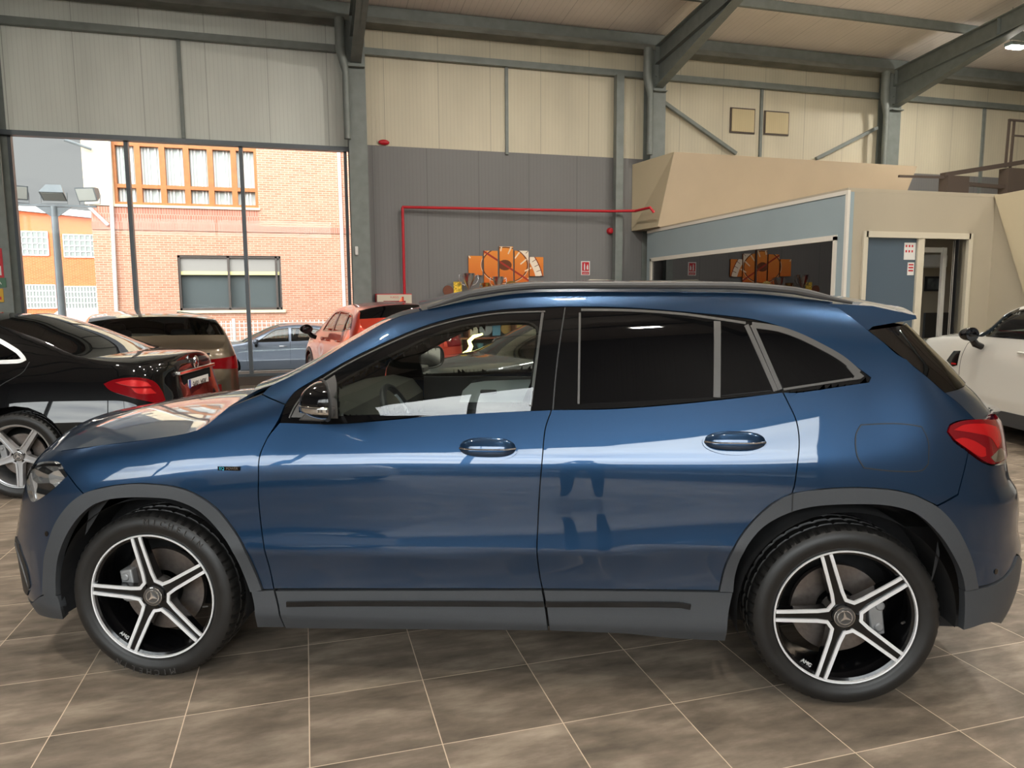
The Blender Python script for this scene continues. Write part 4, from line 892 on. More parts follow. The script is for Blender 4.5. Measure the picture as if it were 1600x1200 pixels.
# ------------------------------------------------------------------ the other cars: same surface method, own proportions
def make_car(name, label, loc, rz, sp, group=None):
    wb, fo, ro, W = sp['wb'], sp['fo'], sp['ro'], sp['W']; M_ = sp['paint']; R = sp.get('R', .335); cl = sp.get('clad'); gb = sp.get('tilt', 24)
    e = sp['edge']; b = sp['belt']; X = sorted(set([round(x, 3) for x, _ in e])); Z = []; A = []
    ex_, ez_ = [p[0] for p in e], [p[1] for p in e]; bx, bz = [p[0] for p in b], [p[1] for p in b]
    for x in X:
        ze = float(np.interp(x, ex_, ez_)); zb = min(float(np.interp(x, bx, bz)), ze - .06); g = ze - zb
        Z.append([.08, .30, .44, .49, .62, zb - .20, zb - .09, zb, zb + .45 * g, zb + .8 * g, ze]); a = gb if g > .2 else 24
        sd = sp.get('side', (1, 4, 13)); A.append([-10, -9, -6, 3, sd[0], sd[1], sd[2], a - 3, a, a + 10, a + 28])
    body = Body(X, Z, A, ([-fo, 0, .6, wb / 2, wb - .3, wb, wb + ro], [W - .03, W - .01, W - .015, W - .02, W - .015, W, W - .03]), sp['nose'], sp['tail'], sp.get('fs', -.25), wb + sp.get('rs', .22), sp.get('nf', 2.5), sp.get('nr', 2.6), origin=loc, rz=rz)
    car = empty(name, loc, rz, label, 'car', group); Ezf = lambda x: float(pchip(ex_, ez_, x))
    s0, s1 = body.fs - body.LF, body.rs + body.LR
    def Ept(s):
        # edge height follows the real x reached at this place
        z = Ezf(s)
        for _ in range(4): z = Ezf(float(body.P(s, z)[0][0]))
        return (s, z)
    ra = R + sp.get('arch', .055); zc = R
    def arch(cx, r, z0, sg=1): 
        a0 = math.asin((z0 - zc) / r); return [(cx - sg * r * math.cos(t), zc + r * math.sin(t)) for t in np.linspace(a0, math.pi - a0, 15)]
    bot = sp.get('bot', .22); top = [Ept(s) for s in np.linspace(s0, s1, 60)]
    side = [(s1, bot + .05), (wb + .6, bot), ] + arch(wb, ra, bot, -1) + arch(0, ra, bot, -1) + [(-.6, bot), (s0, bot + .04)] + top
    side = [np.array(p) for p in side]
    wins = sp['windows']
    panel(body, side, 'body_side', M_, car, ds=.04, gap=0, sm=False, hole=wins, thick=.02, both=True)
    for wn in wins:
        panel(body, wn, 'side_window', sp.get('glass', MT['privacy']), car, ds=.05, gap=0, off=-.006, thick=0, both=True)
        strip(body, wn, sp.get('revw', .018), 'window_surround', sp.get('reveal', MT['blackgloss']), car, off=.003, thick=.006, closed=True, both=True)
    for g in sp.get('pillars', []): panel(body, g, 'window_pillar', MT['blackgloss'], car, gap=0, off=.002, thick=.003, both=True)
    for g in sp.get('gaps', []): strip(body, g, .006, 'door_gap', MT['rubber'], car, off=.0015, thick=.002, both=True)
    if cl:
        for cx in (0, wb): panel(body, arch(cx, ra + .06, bot + .04) + arch(cx, ra - .005, bot + .04)[::-1], 'arch_trim', MT['clad'], car, gap=0, off=.008, thick=.02, sm=False, both=True)
        panel(body, [(ra, bot - .02), (wb - ra, bot - .02), (wb - ra - .03, bot + .13), (ra + .03, bot + .13)], 'sill_trim', MT['clad'], car, gap=0, off=.008, thick=.02, both=True)
    def edge3(a, c, n): return [tuple(body.P(*Ept(s))[0]) for s in np.linspace(a, c, n)]
    cw, rf0, rf1, rw = sp['cowl'], sp['roof'][0], sp['roof'][1], sp['rwin']
    cb = sp.get('bcrown', .06); cf = sp.get('rcrown', .05)
    bridge(edge3(s0, cw, 34), lambda u: (-.12 * math.sin(math.pi * u * .5) ** 2 * u, cb * math.sin(math.pi * min(1, .08 + u * .75))), 'bonnet', M_, car, pw=2.4)
    bridge(edge3(cw, rf0, 10), lambda u: (-.26 + .14 * u, .03 * u), 'windscreen', sp.get('screen', MT['tintglass']), car, lip=0)
    bridge(edge3(rf0, rf1, 18), lambda u: (-.10 * (1 - u) ** 2 + .10 * u ** 2, cf), 'roof', sp.get('roofpaint', M_), car, pw=2.2)
    bridge(edge3(rf1, rw, 12), lambda u: (.12, cf * (1 - u) + .02), 'rear_window', sp.get('rglass', MT['privacy']), car, pw=2.2, lip=0)
    bridge(edge3(rw, s1, 24), lambda u: (.12 * (1 - u) ** 2, .02 * (1 - u) + sp.get('tcrown', .03) * math.sin(math.pi * u)), 'boot_lid', M_, car, pw=2.4)
    fl = MB(); fl.box((-fo + .25, -W + .35, .2), (wb + ro - .25, W - .35, .32)); fl.box((ra, -W + .1, .2), (wb - ra, W - .1, .3)); fl.box((-.05, -W + .3, .3), (.1, W - .3, .8)); fl.build('floor_pan', MT['dark'], car)
    for cx in (0, wb):
        for sg in (-1, 1):
            ln = MB(); ln.lathe([(ra + .01, 0), (ra + .01, .24), (.1, .25)], 24, (cx, -W + .06, R), 'y', math.radians(-20), math.radians(200))
            if sg > 0: ln.v = [(x, -y, z) for x, y, z in ln.v]
            ln.build('wheel_arch_liner', MT['liner'], car)
    ws = sp.get('wheel', {}); w = make_wheel(R=R, r=sp.get('rim', R * .73), W=.215, parent=car, **{'detail': False, 'style': 'five', 'silver': MT['alloy'], **ws}); w.location = (0, -W + .125, R)
    for x, y, rr in ((wb, -W + .125, 0), (0, W - .125, math.pi), (wb, W - .125, math.pi)):
        c = copy_tree(w, car); c.location = (x, y, R); c.rotation_euler = (0, rr * 0, rr)
    if sp.get('seats', True):
        for y in (-.36, .36):
            s = MB(); s.box((wb * .42, y - .24, .40), (wb * .42 + .5, y + .24, .58)); s.bar((wb * .42 + .5, y, .5), (wb * .42 + .68, y, 1.08), .46, .14, (1, 0, 0)); s.bar((wb * .42 + .70, y, 1.10), (wb * .42 + .73, y, 1.26), .26, .10, (1, 0, 0)); s.build('seat', MT['leather'], car, bevel=.04)
            s = MB(); s.bar((wb * .86, y, .5), (wb * .93, y, 1.02), .50, .14, (1, 0, 0)); s.bar((wb * .93, y, 1.04), (wb * .94, y, 1.20), .28, .09, (1, 0, 0)); s.build('rear_seat', MT['leather'], car, bevel=.04)
        s = MB(); s.box((cw - .05, -W + .25, .6), (cw + .45, W - .25, min(.98, Ezf(cw) - .06))); s.build('dashboard', MT['trimdark'], car, bevel=.05)
    for mx, my, mz, c_ in sp.get('mirrors', []):
        for sg in (-1, 1):
            m = MB(); m.sphere((mx, sg * my, mz), .1, 16, 10, (.75, 1.05, .72)); o = m.build('door_mirror', c_, car); ft = MB(); ft.tube([(mx, sg * (my - .02), mz - .03), (mx, sg * (my - .08), mz - .11), (mx, sg * (my - .15), mz - .14)], [.03, .04, .035], 10); ft.build('mirror_foot', MT['blackgloss'], o)
            g = MB(); g.lathe([(.001, .066), (.07, .066), (.078, .055)], 20, (mx, sg * my, mz), 'x'); g.build('mirror_glass', MT['privacy'], o)
    for hx, hz in sp.get('handles', []):
        for sg in (-1, 1):
            p = body.P(hx, hz)[0]; h = MB(); h.tube([(hx - .09, sg * (abs(p[1]) - .0), hz), (hx - .07, sg * (abs(p[1]) + .028), hz), (hx + .07, sg * (abs(p[1]) + .028), hz), (hx + .09, sg * (abs(p[1])), hz)], .011, 8); h.build('door_handle', sp.get('handlemat', M_), car, auto=60)
    for nm, pts, mt in sp.get('lamps', []): panel(body, pts, nm, mt, car, gap=0, off=.005, thick=.01, ds=.03, both=True)
    return car, body
BLACKP = paint('black_car_paint', (.002, .002, .0025), 0, .3); bsdf(BLACKP).inputs['Specular IOR Level'].default_value = .05; BROWNP = paint('brown_metallic_paint', (.12, .095, .065), .7, .32); REDP = paint('red_metallic_paint', (.55, .045, .02), .45, .3)
WHITEP = paint('white_car_paint', (.66, .65, .60), 0, .35); GREYP = paint('grey_blue_car_paint', (.13, .15, .19), .5, .32); DARKP = paint('dark_grey_car_paint', (.035, .036, .038), .5, .3)
# black saloon on the left, seen from behind
sed = dict(side=(9, 15, 20), wb=2.94, fo=.84, ro=1.15, W=.925, R=.345, rim=.255, paint=BLACKP, edge=[(-.84, .74), (-.6, .83), (-.2, .92), (.3, .985), (.62, 1.03), (.95, 1.22), (1.35, 1.385), (2.0, 1.43), (2.6, 1.385), (3.0, 1.27), (3.45, 1.10), (3.8, 1.055), (4.09, 1.03)],
    belt=[(-.84, .70), (.3, .93), (1.2, 1.0), (3.2, 1.04), (4.09, .98)], nose=([.1, .3, .5, .7, .85], [-.76, -.83, -.84, -.80, -.70]), tail=([.1, .3, .45, .6, .85, 1.0, 1.06], [3.98, 4.07, 4.10, 4.09, 4.04, 4.02, 3.98]),
    windows=[[(.98, 1.045), (1.15, 1.15), (1.5, 1.305), (1.72, 1.355), (1.70, 1.06)], [(1.80, 1.06), (1.82, 1.365), (2.3, 1.355), (2.65, 1.285), (2.90, 1.17), (2.98, 1.10), (2.93, 1.085)]], reveal=MT['silver'], revw=.03,
    gaps=[[(2.72, .72), (2.80, .88), (2.98, 1.0), (3.02, 1.08)]], cowl=.62, roof=(1.38, 2.62), rwin=3.46, tilt=27, bcrown=.07, rcrown=.05, tcrown=.05, nr=4.0, rs=.50, wheel=dict(style='amg', base=54, silver=MT['alloy'], face=MT['alloy'], detail=True),
    mirrors=[(.95, 1.0, 1.06, BLACKP)], handles=[(1.5, .9), (2.5, .92)])
sc, sb_ = make_car('saloon_car', 'glossy black saloon car at the left edge, rear lamps and number plate showing', (-2.22 - 2.94 * math.cos(math.radians(11)) + .915 * math.sin(math.radians(11)), 6.40 + 2.94 * math.sin(math.radians(11)) + .915 * math.cos(math.radians(11)), 0), math.radians(-11), sed)
def tailpt(body, y, z):
    """x where the tail surface reaches this y"""
    S = np.linspace(body.rs, body.rs + body.LR, 400); p = body.P(S, z); i = np.abs(np.abs(p[:, 1]) - abs(y)).argmin(); return float(p[i][0])
def lampS(body, mats, pts, off=.005, nm='tail_light', par=None, both=True, thick=.012): return panel(body, pts, nm, mats, par, gap=0, off=off, thick=thick, ds=.02, both=both)
iv = lambda pts: [sb_.inv(p) for p in pts]
lampS(sb_, MT['redlamp'], iv([(162, 600), (180, 593), (215, 590), (240, 596), (252, 610), (258, 625), (250, 630), (225, 626), (195, 618), (172, 610)]), par=sc)
lampS(sb_, MT['redbright'], iv([(180, 598), (205, 594), (228, 597), (236, 604), (205, 604)]), off=.008, nm='tail_light_reflector', par=sc)
lampS(sb_, MT['redbright'], iv([(205, 607), (235, 607), (244, 615), (215, 615)]), off=.008, nm='tail_light_reflector', par=sc)
xr = tailpt(sb_, .3, .86); t = MB()
t.box((xr - .03, -.46, .925), (xr + .018, .46, .955)); t.build('boot_chrome_bar', MT['chrome'], sc, bevel=.006)
t = MB(); t.box((xr - .06, -.36, .70), (xr + .004, .36, .92)); t.build('plate_recess', principled('matt_black_recess', (.006, .006, .006), .9, spec=.15), sc, bevel=.01)
MT['plate'] = principled('number_plate_white', (.75, .75, .72), .4); MT['ink'] = principled('plate_black_ink', (.01, .01, .01), .5); MT['euroblue'] = principled('plate_blue_band', (.02, .06, .35), .4)
def plate(car, x, z, txt, rx=0, w=.52):
    t = MB(); t.box((x, -w / 2, z - .065), (x + .008, w / 2, z + .065)); p = t.build('number_plate', MT['plate'], car, bevel=.003, label='white number plate with a blue band')
    t = MB(); t.box((x + .006, -w / 2 + .002, z - .063), (x + .0095, -w / 2 + .045, z + .063)); t.build('plate_band', MT['euroblue'], p)
    M = Matrix.Translation((x + .009, .02, z)) @ Matrix(((0, 0, 1, 0), (1, 0, 0, 0), (0, 1, 0, 0), (0, 0, 0, 1)))
    text_mesh('plate_text', txt, .095, MT['ink'], p, M, .0008, .92)
plate(sc, xr + .006, .80, '9481 MPK')
t = MB(); t.lathe([(.050, 0), (.054, .008), (.060, 0)], 32, (tailpt(sb_, .1, .99) + .008, 0, 1.0), 'x'); Mx = Matrix.Translation((tailpt(sb_, .1, .99) + .01, 0, 1.0)) @ Matrix(((0, 1, 0, 0), (1, 0, 0, 0), (0, 0, 1, 0), (0, 0, 0, 1))); t.prism(star_points(.052, .011), -.002, .003, Mx); t.build('boot_emblem', MT['chrome'], sc, label='chrome three-pointed star in a ring')
t = MB(); t.box((xr + .0, -.80, .36), (xr + .04, .80, .44)); t.build('bumper_chrome_strip', MT['chrome'], sc, bevel=.01)
# brown estate nose-on to the window
est = dict(wb=2.86, fo=.85, ro=.92, W=.90, R=.33, paint=BROWNP, edge=[(-.85, .72), (-.5, .84), (0, .92), (.55, 1.0), (.9, 1.18), (1.35, 1.34), (2.0, 1.385), (2.8, 1.36), (3.12, 1.32), (3.54, 1.01), (3.68, .965), (3.78, .94)],
    belt=[(-.85, .66), (.5, .93), (2.0, .97), (3.3, 1.02), (3.78, .90)], nose=([.1, .3, .5, .7, .85], [-.76, -.84, -.85, -.80, -.70]), tail=([.1, .3, .45, .6, .80, .95, 1.06], [3.68, 3.76, 3.80, 3.79, 3.74, 3.70, 3.60]),
    windows=[[(.95, 1.0), (1.35, 1.27), (1.75, 1.31), (1.75, 1.01)], [(1.82, 1.01), (1.82, 1.31), (2.6, 1.28), (2.6, 1.03)], [(2.68, 1.03), (2.68, 1.27), (2.92, 1.24), (3.12, 1.06)]], glass=MT['backglass'], rglass=MT['backglass'], screen=MT['backglass'], cowl=.55, roof=(1.35, 3.12), rwin=3.54, tilt=22,
    mirrors=[(.9, .98, 1.02, BROWNP)], rs=.35, nr=3.2, rcrown=.055, handles=[(1.5, .86), (2.4, .88)])
ec, eb_ = make_car('estate_car', 'brown metallic estate car with its tail towards the room, parked nose to the window', (-1.55 - .2756 * 3.8, 8.85 + .9613 * 3.8, 0), math.radians(-74), est)
lampS(eb_, MT['redlamp'], [(3.25, .86), (3.45, .90), (3.75, .885), (4.05, .87), (4.05, .76), (3.75, .74), (3.45, .75)], par=ec)
xr = tailpt(eb_, .3, .62); t = MB(); t.box((xr - .02, -.6, .50), (xr + .01, .6, .58)); t.build('bumper_red_strip', MT['redlamp'], ec)
t = MB(); t.box((tailpt(eb_, .3, .93) - .01, -.5, .93), (tailpt(eb_, .3, .93) + .02, .5, .95)); t.build('boot_chrome_bar', MT['chrome'], ec)
# red crossover
rsu = dict(wb=2.52, fo=.74, ro=.76, W=.84, R=.33, paint=REDP, clad=True, edge=[(-.76, .80), (-.4, .93), (0, 1.0), (.45, 1.08), (.8, 1.27), (1.2, 1.43), (1.8, 1.47), (2.4, 1.45), (2.75, 1.41), (3.03, 1.16), (3.15, 1.08), (3.28, 1.02)],
    belt=[(-.76, .75), (.5, 1.0), (2.0, 1.04), (2.9, 1.10), (3.28, .98)], nose=([.1, .3, .5, .8, .95], [-.68, -.75, -.76, -.72, -.62]), tail=([.1, .3, .45, .6, .80, .98, 1.12], [3.15, 3.25, 3.28, 3.27, 3.24, 3.20, 3.10]),
    windows=[[(.85, 1.07), (1.2, 1.34), (1.55, 1.39), (1.55, 1.09)], [(1.62, 1.09), (1.62, 1.39), (2.25, 1.37), (2.3, 1.11)], [(2.36, 1.12), (2.34, 1.36), (2.6, 1.33), (2.78, 1.17)]], glass=MT['tintglass'], rglass=MT['privacy'], cowl=.45, roof=(1.2, 2.75), rwin=3.04, tilt=22,
    mirrors=[(.72, .98, 1.10, BG)], rs=.3, nr=3.2, rcrown=.06, handles=[(1.4, .95), (2.2, .97)])
rc, rb_ = make_car('red_crossover', 'bright red crossover with black door mirrors, tail towards the room beside the glass front', (1.42 - .1736 * 3.28, 9.72 + .985 * 3.28, 0), math.radians(-80), rsu)
lampS(rb_, MT['redlamp'], [(2.82, 1.02), (3.0, 1.06), (3.4, 1.04), (3.62, 1.0), (3.62, .90), (3.3, .90), (3.0, .94)], par=rc)
t = MB(); t.prism([(2.62, 1.53), (2.78, 1.535), (2.77, 1.60)], -.012, .012); t.build('roof_aerial', REDP, rc)
# white compact crossover at the right edge
wsu = dict(wb=2.67, fo=.78, ro=.85, W=.90, R=.34, paint=WHITEP, clad=True, arch=.05, edge=[(-.78, .86), (-.5, 1.0), (0, 1.065), (.5, 1.10), (.72, 1.14), (1.05, 1.38), (1.3, 1.46), (2.0, 1.49), (2.8, 1.47), (3.15, 1.40), (3.35, 1.15), (3.52, 1.05)],
    belt=[(-.78, .80), (.5, 1.03), (2.0, 1.07), (3.0, 1.10), (3.52, 1.0)], nose=([.1, .3, .5, .8, 1.0], [-.70, -.77, -.78, -.75, -.62]), tail=([.1, .3, .45, .6, .80, .98, 1.12], [3.4, 3.48, 3.52, 3.50, 3.48, 3.45, 3.35]),
    windows=[[(.86, 1.12), (1.12, 1.36), (1.4, 1.42), (1.62, 1.43), (1.62, 1.12)], [(1.70, 1.12), (1.70, 1.43), (2.4, 1.42), (2.5, 1.13)], [(2.58, 1.13), (2.5, 1.41), (2.95, 1.38), (3.1, 1.16)]], glass=MT['tintglass'], cowl=.66, roof=(1.25, 3.1), rwin=3.36, tilt=16, roofpaint=BG,
    gaps=[[(.56, .35), (.55, .8), (.60, 1.02), (.72, 1.10)]], mirrors=[(.90, 1.02, 1.14, BG)], handles=[(1.55, .98), (2.4, 1.0)], bcrown=.07, pillars=[[(.70, 1.10), (1.02, 1.345), (1.2, 1.43), (1.22, 1.39), (1.08, 1.33), (.84, 1.12)]])
wc, wb_ = make_car('white_crossover', 'white compact crossover with black mirror and pillars at the right edge', (8.22, 6.80, 0), math.radians(-106), wsu)
lampS(wb_, BG, [(.30, .80), (.40, .92), (.52, .93), (.50, .76), (.42, .74)], off=.006, nm='wing_vent', par=wc)
lampS(wb_, MT['redbright'], [(.405, .765), (.49, .765), (.49, .785), (.40, .785)], off=.012, nm='wing_badge', par=wc, thick=.004)
lampS(wb_, MT['chrome'], [(-.75, .93), (-.62, .97), (-.45, .93), (-.48, .80), (-.7, .80)], off=.004, nm='headlight', par=wc)
# dark hatchback behind the blue car
dk = dict(wb=2.55, fo=.80, ro=.75, W=.88, R=.32, paint=DARKP, edge=[(-.8, .72), (-.5, .84), (0, .92), (.35, .965), (.8, 1.19), (1.2, 1.35), (1.8, 1.39), (2.4, 1.37), (2.8, 1.30), (3.1, 1.10), (3.3, .98)],
    belt=[(-.8, .66), (.5, .92), (2.0, .97), (3.3, .93)], nose=([.1, .3, .5, .7, .85], [-.72, -.79, -.80, -.76, -.66]), tail=([.1, .3, .5, .8, 1.0, 1.1], [3.2, 3.28, 3.3, 3.26, 3.2, 3.1]),
    windows=[[(.75, 1.0), (1.15, 1.28), (1.5, 1.32), (1.5, 1.01)], [(1.58, 1.01), (1.58, 1.32), (2.3, 1.28), (2.4, 1.04)]], glass=MT['tintglass'], cowl=.36, roof=(1.2, 2.75), rwin=3.1, tilt=22, mirrors=[(.75, .96, 1.03, DARKP)])
dc, db_ = make_car('dark_hatchback', 'dark grey hatchback seen through the front door glass of the blue car', (1.62, 7.25, 0), math.radians(9), dk)
# car outside at the fence
gs = dict(wb=2.65, fo=.88, ro=1.0, W=.88, R=.32, paint=GREYP, edge=[(-.88, .66), (-.5, .80), (0, .88), (.5, .94), (.95, 1.15), (1.4, 1.34), (1.9, 1.38), (2.5, 1.32), (3.1, 1.06), (3.4, 1.0), (3.65, .95)],
    belt=[(-.88, .62), (.5, .88), (2.0, .92), (3.65, .88)], nose=([.1, .3, .5, .7, .85], [-.80, -.87, -.88, -.84, -.72]), tail=([.1, .3, .5, .8, 1.0], [3.55, 3.63, 3.65, 3.62, 3.55]),
    windows=[[(.80, .95), (1.25, 1.24), (1.6, 1.30), (1.6, .96)], [(1.68, .96), (1.68, 1.30), (2.2, 1.28), (2.5, 1.20), (2.7, .99)]], glass=MT['tintglass'], cowl=.5, roof=(1.4, 2.5), rwin=3.1, tilt=24, gaps=[[(.55, .35), (.52, .6), (.56, .85), (.62, .93)], [(1.63, .35), (1.64, .95)]],
    handles=[(1.45, .83), (2.45, .85)], handlemat=MT['chrome'], mirrors=[(.78, .95, .97, GREYP)], lamps=[('headlight', [(-.9, .72), (-.5, .78), (-.4, .72), (-.8, .62)], MT['chrome'])])
gc, gb_ = make_car('grey_saloon', 'grey-blue saloon car parked outside along the white fence', (-2.05, 20.9, -.47), 0, gs)
# white hatchback parked behind the viewer, seen in the reflections on the doors
hb = dict(dk); hb['paint'] = WHITEP
make_car('white_hatchback', 'white hatchback parked by the street windows behind the viewer', (-5.9, -1.6, 0), math.radians(12), hb)
# ------------------------------------------------------------------ the showroom
def wallbox(name, lo, hi, mat): m = MB(); m.box(lo, hi); return m.build(name, mat, kind='structure', smooth=False)
XL, XR = -14.0, 21.0
wallbox('floor', (XL, STREETY, -.12), (XR, WALLY, 0), MT['tile'])
roofz = lambda y: 6.86 + .09 * (WALLY - y)
m = MB(); m.add([(XL, WALLY + .1, roofz(WALLY + .1)), (XR, WALLY + .1, roofz(WALLY + .1)), (XR, STREETY - .1, roofz(STREETY - .1)), (XL, STREETY - .1, roofz(STREETY - .1)), (XL, WALLY + .1, roofz(WALLY) + .2), (XR, WALLY + .1, roofz(WALLY) + .2), (XR, STREETY - .1, roofz(STREETY) + .2), (XL, STREETY - .1, roofz(STREETY) + .2)],
              [(0, 1, 2, 3), (7, 6, 5, 4), (0, 4, 5, 1), (1, 5, 6, 2), (2, 6, 7, 3), (3, 7, 4, 0)]); m.build('ceiling', MT['ceil'], kind='structure', smooth=False)
# far wall: grey lower part, cream upper part, pale panels over the glass front
wallbox('wall_back', (1.05, WALLY, 0), (XR, WALLY + .15, 4.45), MT['panel_grey'])
wallbox('wall_back_upper', (1.05, WALLY, 4.452), (XR, WALLY + .15, 7.0), MT['panel_cream'])
wallbox('wall_back_over_glass', (XL, WALLY, 4.36), (1.048, WALLY + .15, 7.0), MT['panel_light'])
wallbox('wall_back_left', (XL, WALLY, 0), (-4.95, WALLY + .12, 4.358), MT['framelight'])
wallbox('wall_left', (XL - .15, STREETY, 0), (XL, WALLY, 8.6), MT['panel_grey']); wallbox('wall_right', (XR, STREETY, 0), (XR + .15, WALLY, 8.6), MT['panel_cream'])
# street side behind the viewer: low kerb, tall glazing, panels above and to the right
wallbox('wall_front_upper', (XL, STREETY - .15, HEADS), (XR, STREETY, 8.7), MT['panel_grey']); wallbox('wall_front_right', (1.3, STREETY - .15, 0), (XR, STREETY, HEADS - .002), MT['panel_grey']); wallbox('wall_front_left', (XL, STREETY - .15, 0), (-13.2, STREETY, HEADS - .002), MT['panel_grey'])
def window(n, x0, x1, z0, z1, y, fw, mat, split=(), dep=.10, glass=True):
    f = MB(); f.box((x0, y, z0), (x1, y + dep, z0 + fw)); f.box((x0, y, z1 - fw), (x1, y + dep, z1)); f.box((x0, y, z0 + fw), (x0 + fw, y + dep, z1 - fw)); f.box((x1 - fw, y, z0 + fw), (x1, y + dep, z1 - fw))
    o = f.build('window_%d' % n, mat, kind='structure', smooth=False)
    for sx in split:
        f = MB(); f.box((sx - fw * .6, y - .02, z0 + fw * .5), (sx + fw * .6, y + dep, z1 - fw * .5)); f.build('mullion', mat, o, smooth=False)
    if glass:
        g = MB(); g.box((x0 + fw, y + dep * .45, z0 + fw), (x1 - fw, y + dep * .55, z1 - fw)); g.build('window_glass', MT['pane'], o, smooth=False)
    return o
window(1, -4.64, .86, .16, 4.36, WALLY - .02, .055, MT['frame'], (-2.86, -1.00))
window(2, -13.2, 1.3, .40, HEADS, STREETY - .12, .08, MT['frame'], [-10.2, -7.0, -3.4])
wallbox('trim_1', (-4.64, WALLY - .08, 0), (.86, WALLY + .10, .158), MT['brown'])
wallbox('trim_2', (-13.2, STREETY - .14, 0), (1.3, STREETY - .02, .398), MT['panel_grey'])
wallbox('trim_3', (-4.95, WALLY - .10, 4.30), (1.0, WALLY + .0, 4.38), MT['frame'])
# steel frames
def portal_frame(x, first=False, lab=''):
    t = empty('steel_portal_frame', (x, 13.95, 0), 0, lab, 'steel frame', 'steel portal frames of the hall')
    c = MB(); c.box((x - .165, 13.80, 0), (x + .165, 13.815, 6.62)); c.box((x - .165, 14.12, 0), (x + .165, 14.135, 6.62)); c.box((x - .008, 13.815, 0), (x + .008, 14.12, 6.62)); c.box((x - .15, 13.70, 5.72), (x + .15, 13.80, 5.74))
    c.v = [(a - x, b - 13.95, d) for a, b, d in c.v]; c.build('column', MT['steel'], t, smooth=False)
    k = .09; y0, y1 = 13.80, STREETY + .1; r = MB(); top = lambda y: 6.60 + k * (13.95 - y)
    def slab(ya, yb, za, zb, w, th): r.add([(x - w / 2, ya, za), (x + w / 2, ya, za), (x + w / 2, yb, zb), (x - w / 2, yb, zb), (x - w / 2, ya, za + th), (x + w / 2, ya, za + th), (x + w / 2, yb, zb + th), (x - w / 2, yb, zb + th)], [(0, 3, 2, 1), (4, 5, 6, 7), (0, 1, 5, 4), (1, 2, 6, 5), (2, 3, 7, 6), (3, 0, 4, 7)])
    slab(y0, y1, top(y0) - .02, top(y1) - .02, .19, .018); slab(y0, y1, top(y0) - .36, top(y1) - .36, .19, .018); slab(y0, 10.6, 5.80, top(10.6) - .36, .19, .018); slab(y0, y1, top(y0) - .35, top(y1) - .35, .012, .33)
    r.add([(x - .006, y0, 5.80), (x - .006, 10.6, top(10.6) - .36), (x - .006, y0, top(y0) - .36), (x + .006, y0, 5.80), (x + .006, 10.6, top(10.6) - .36), (x + .006, y0, top(y0) - .36)], [(0, 1, 2), (5, 4, 3), (0, 3, 4, 1), (1, 4, 5, 2), (2, 5, 3, 0)])
    for yy in (13.78, 11.3, 10.6): r.box((x - .09, yy - .006, top(yy) - .35), (x + .09, yy + .006, top(yy) - .02))
    r.v = [(a - x, b - 13.95, d) for a, b, d in r.v]; r.build('rafter', MT['steel'], t, smooth=False)
    for z in (5.86, 6.02, 6.30, 6.50):
        for s in (-1, 1):
            b = MB(); b.cyl((s * .07, -.15, z), (s * .07, -.185, z), .014, n=6); b.build('bolt', MT['steel'], t)
    return t
for x, lb in ((-4.80, 'grey steel portal frame at the left end of the glass front'), (1.05, 'grey steel portal frame between the glass front and the grey wall'), (7.08, 'grey steel portal frame left of the two square wall vents'), (12.97, 'grey steel portal frame right of the two square wall vents')): portal_frame(x, lab=lb)
def beam(name, lo, hi, mat, label, cat, group=None): m = MB(); m.box(lo, hi); o = m.build(name, mat, smooth=False); return tag(o, label, cat, group)
beam('eave_gutter', (XL + .01, 13.78, 6.52), (XR - .01, 14.13, 6.62), MT['gutter'], 'dark stained gutter running under the eave along the far wall', 'gutter')
beam('eave_beam', (XL + .01, 13.90, 6.63), (XR - .01, 14.10, 6.86), MT['steel'], 'grey eave beam on top of the stained gutter', 'beam')
beam('wall_rail', (XL + .01, 14.04, 6.05), (XR - .01, 14.145, 6.17), MT['steel'], 'long grey horizontal rail across the upper far wall', 'rail')
for i, y in enumerate((12.22, 10.2, 8.2, 6.2, 4.2, 2.2, .2, -1.8)):
    m = MB(); z = roofz(y) - .005; m.box((XL + .01, y - .035, z - .16), (XR - .01, y + .035, z)); o = m.build('purlin', MT['steel'], smooth=False); tag(o, ['grey roof purlin nearest the far wall', 'second grey roof purlin from the far wall'][i] if i < 2 else 'grey roof purlin further from the far wall', 'purlin', 'roof purlins')
for x, lb in ((-1.93, 'thin grey upright on the pale panels over the glass front'), (3.96, 'thin grey upright in the middle of the cream panels'), (9.72, 'thin grey upright between the two square wall vents'), (15.9, 'thin grey upright on the far right of the wall')):
    beam('wall_stud', (x - .03, 14.10, 4.40 if x < 5 else 0.01), (x + .03, 14.149, 6.049), MT['steel'], lb, 'wall upright', 'thin uprights on the far wall')
beam('wall_post', (6.22, 13.93, 0), (6.38, 14.08, 6.049), MT['steel'], 'square grey post in front of the wall left of the office', 'post')
def pipe(name, pts, r, mat, label, cat='pipe', group=None):
    m = MB(); m.tube(pts, r, 14); return tag(m.build(name, mat, auto=50), label, cat, group)
for x, z1, lb in ((.80, 4.45, 'grey rain downpipe beside the column at the right end of the glass front'), (6.80, 4.46, 'grey rain downpipe left of the column near the square vents'), (12.60, 4.46, 'grey rain downpipe left of the rightmost column')):
    pipe('downpipe', [(x - .02, 13.70, 6.51), (x - .02, 13.70, 5.95 if x > 1 else 6.0), (x + .06, 13.72, 5.6), (x + .06, 13.72, z1)], [.09, .09, .062, .062], MT['steel'], lb, 'pipe', 'rain downpipes')
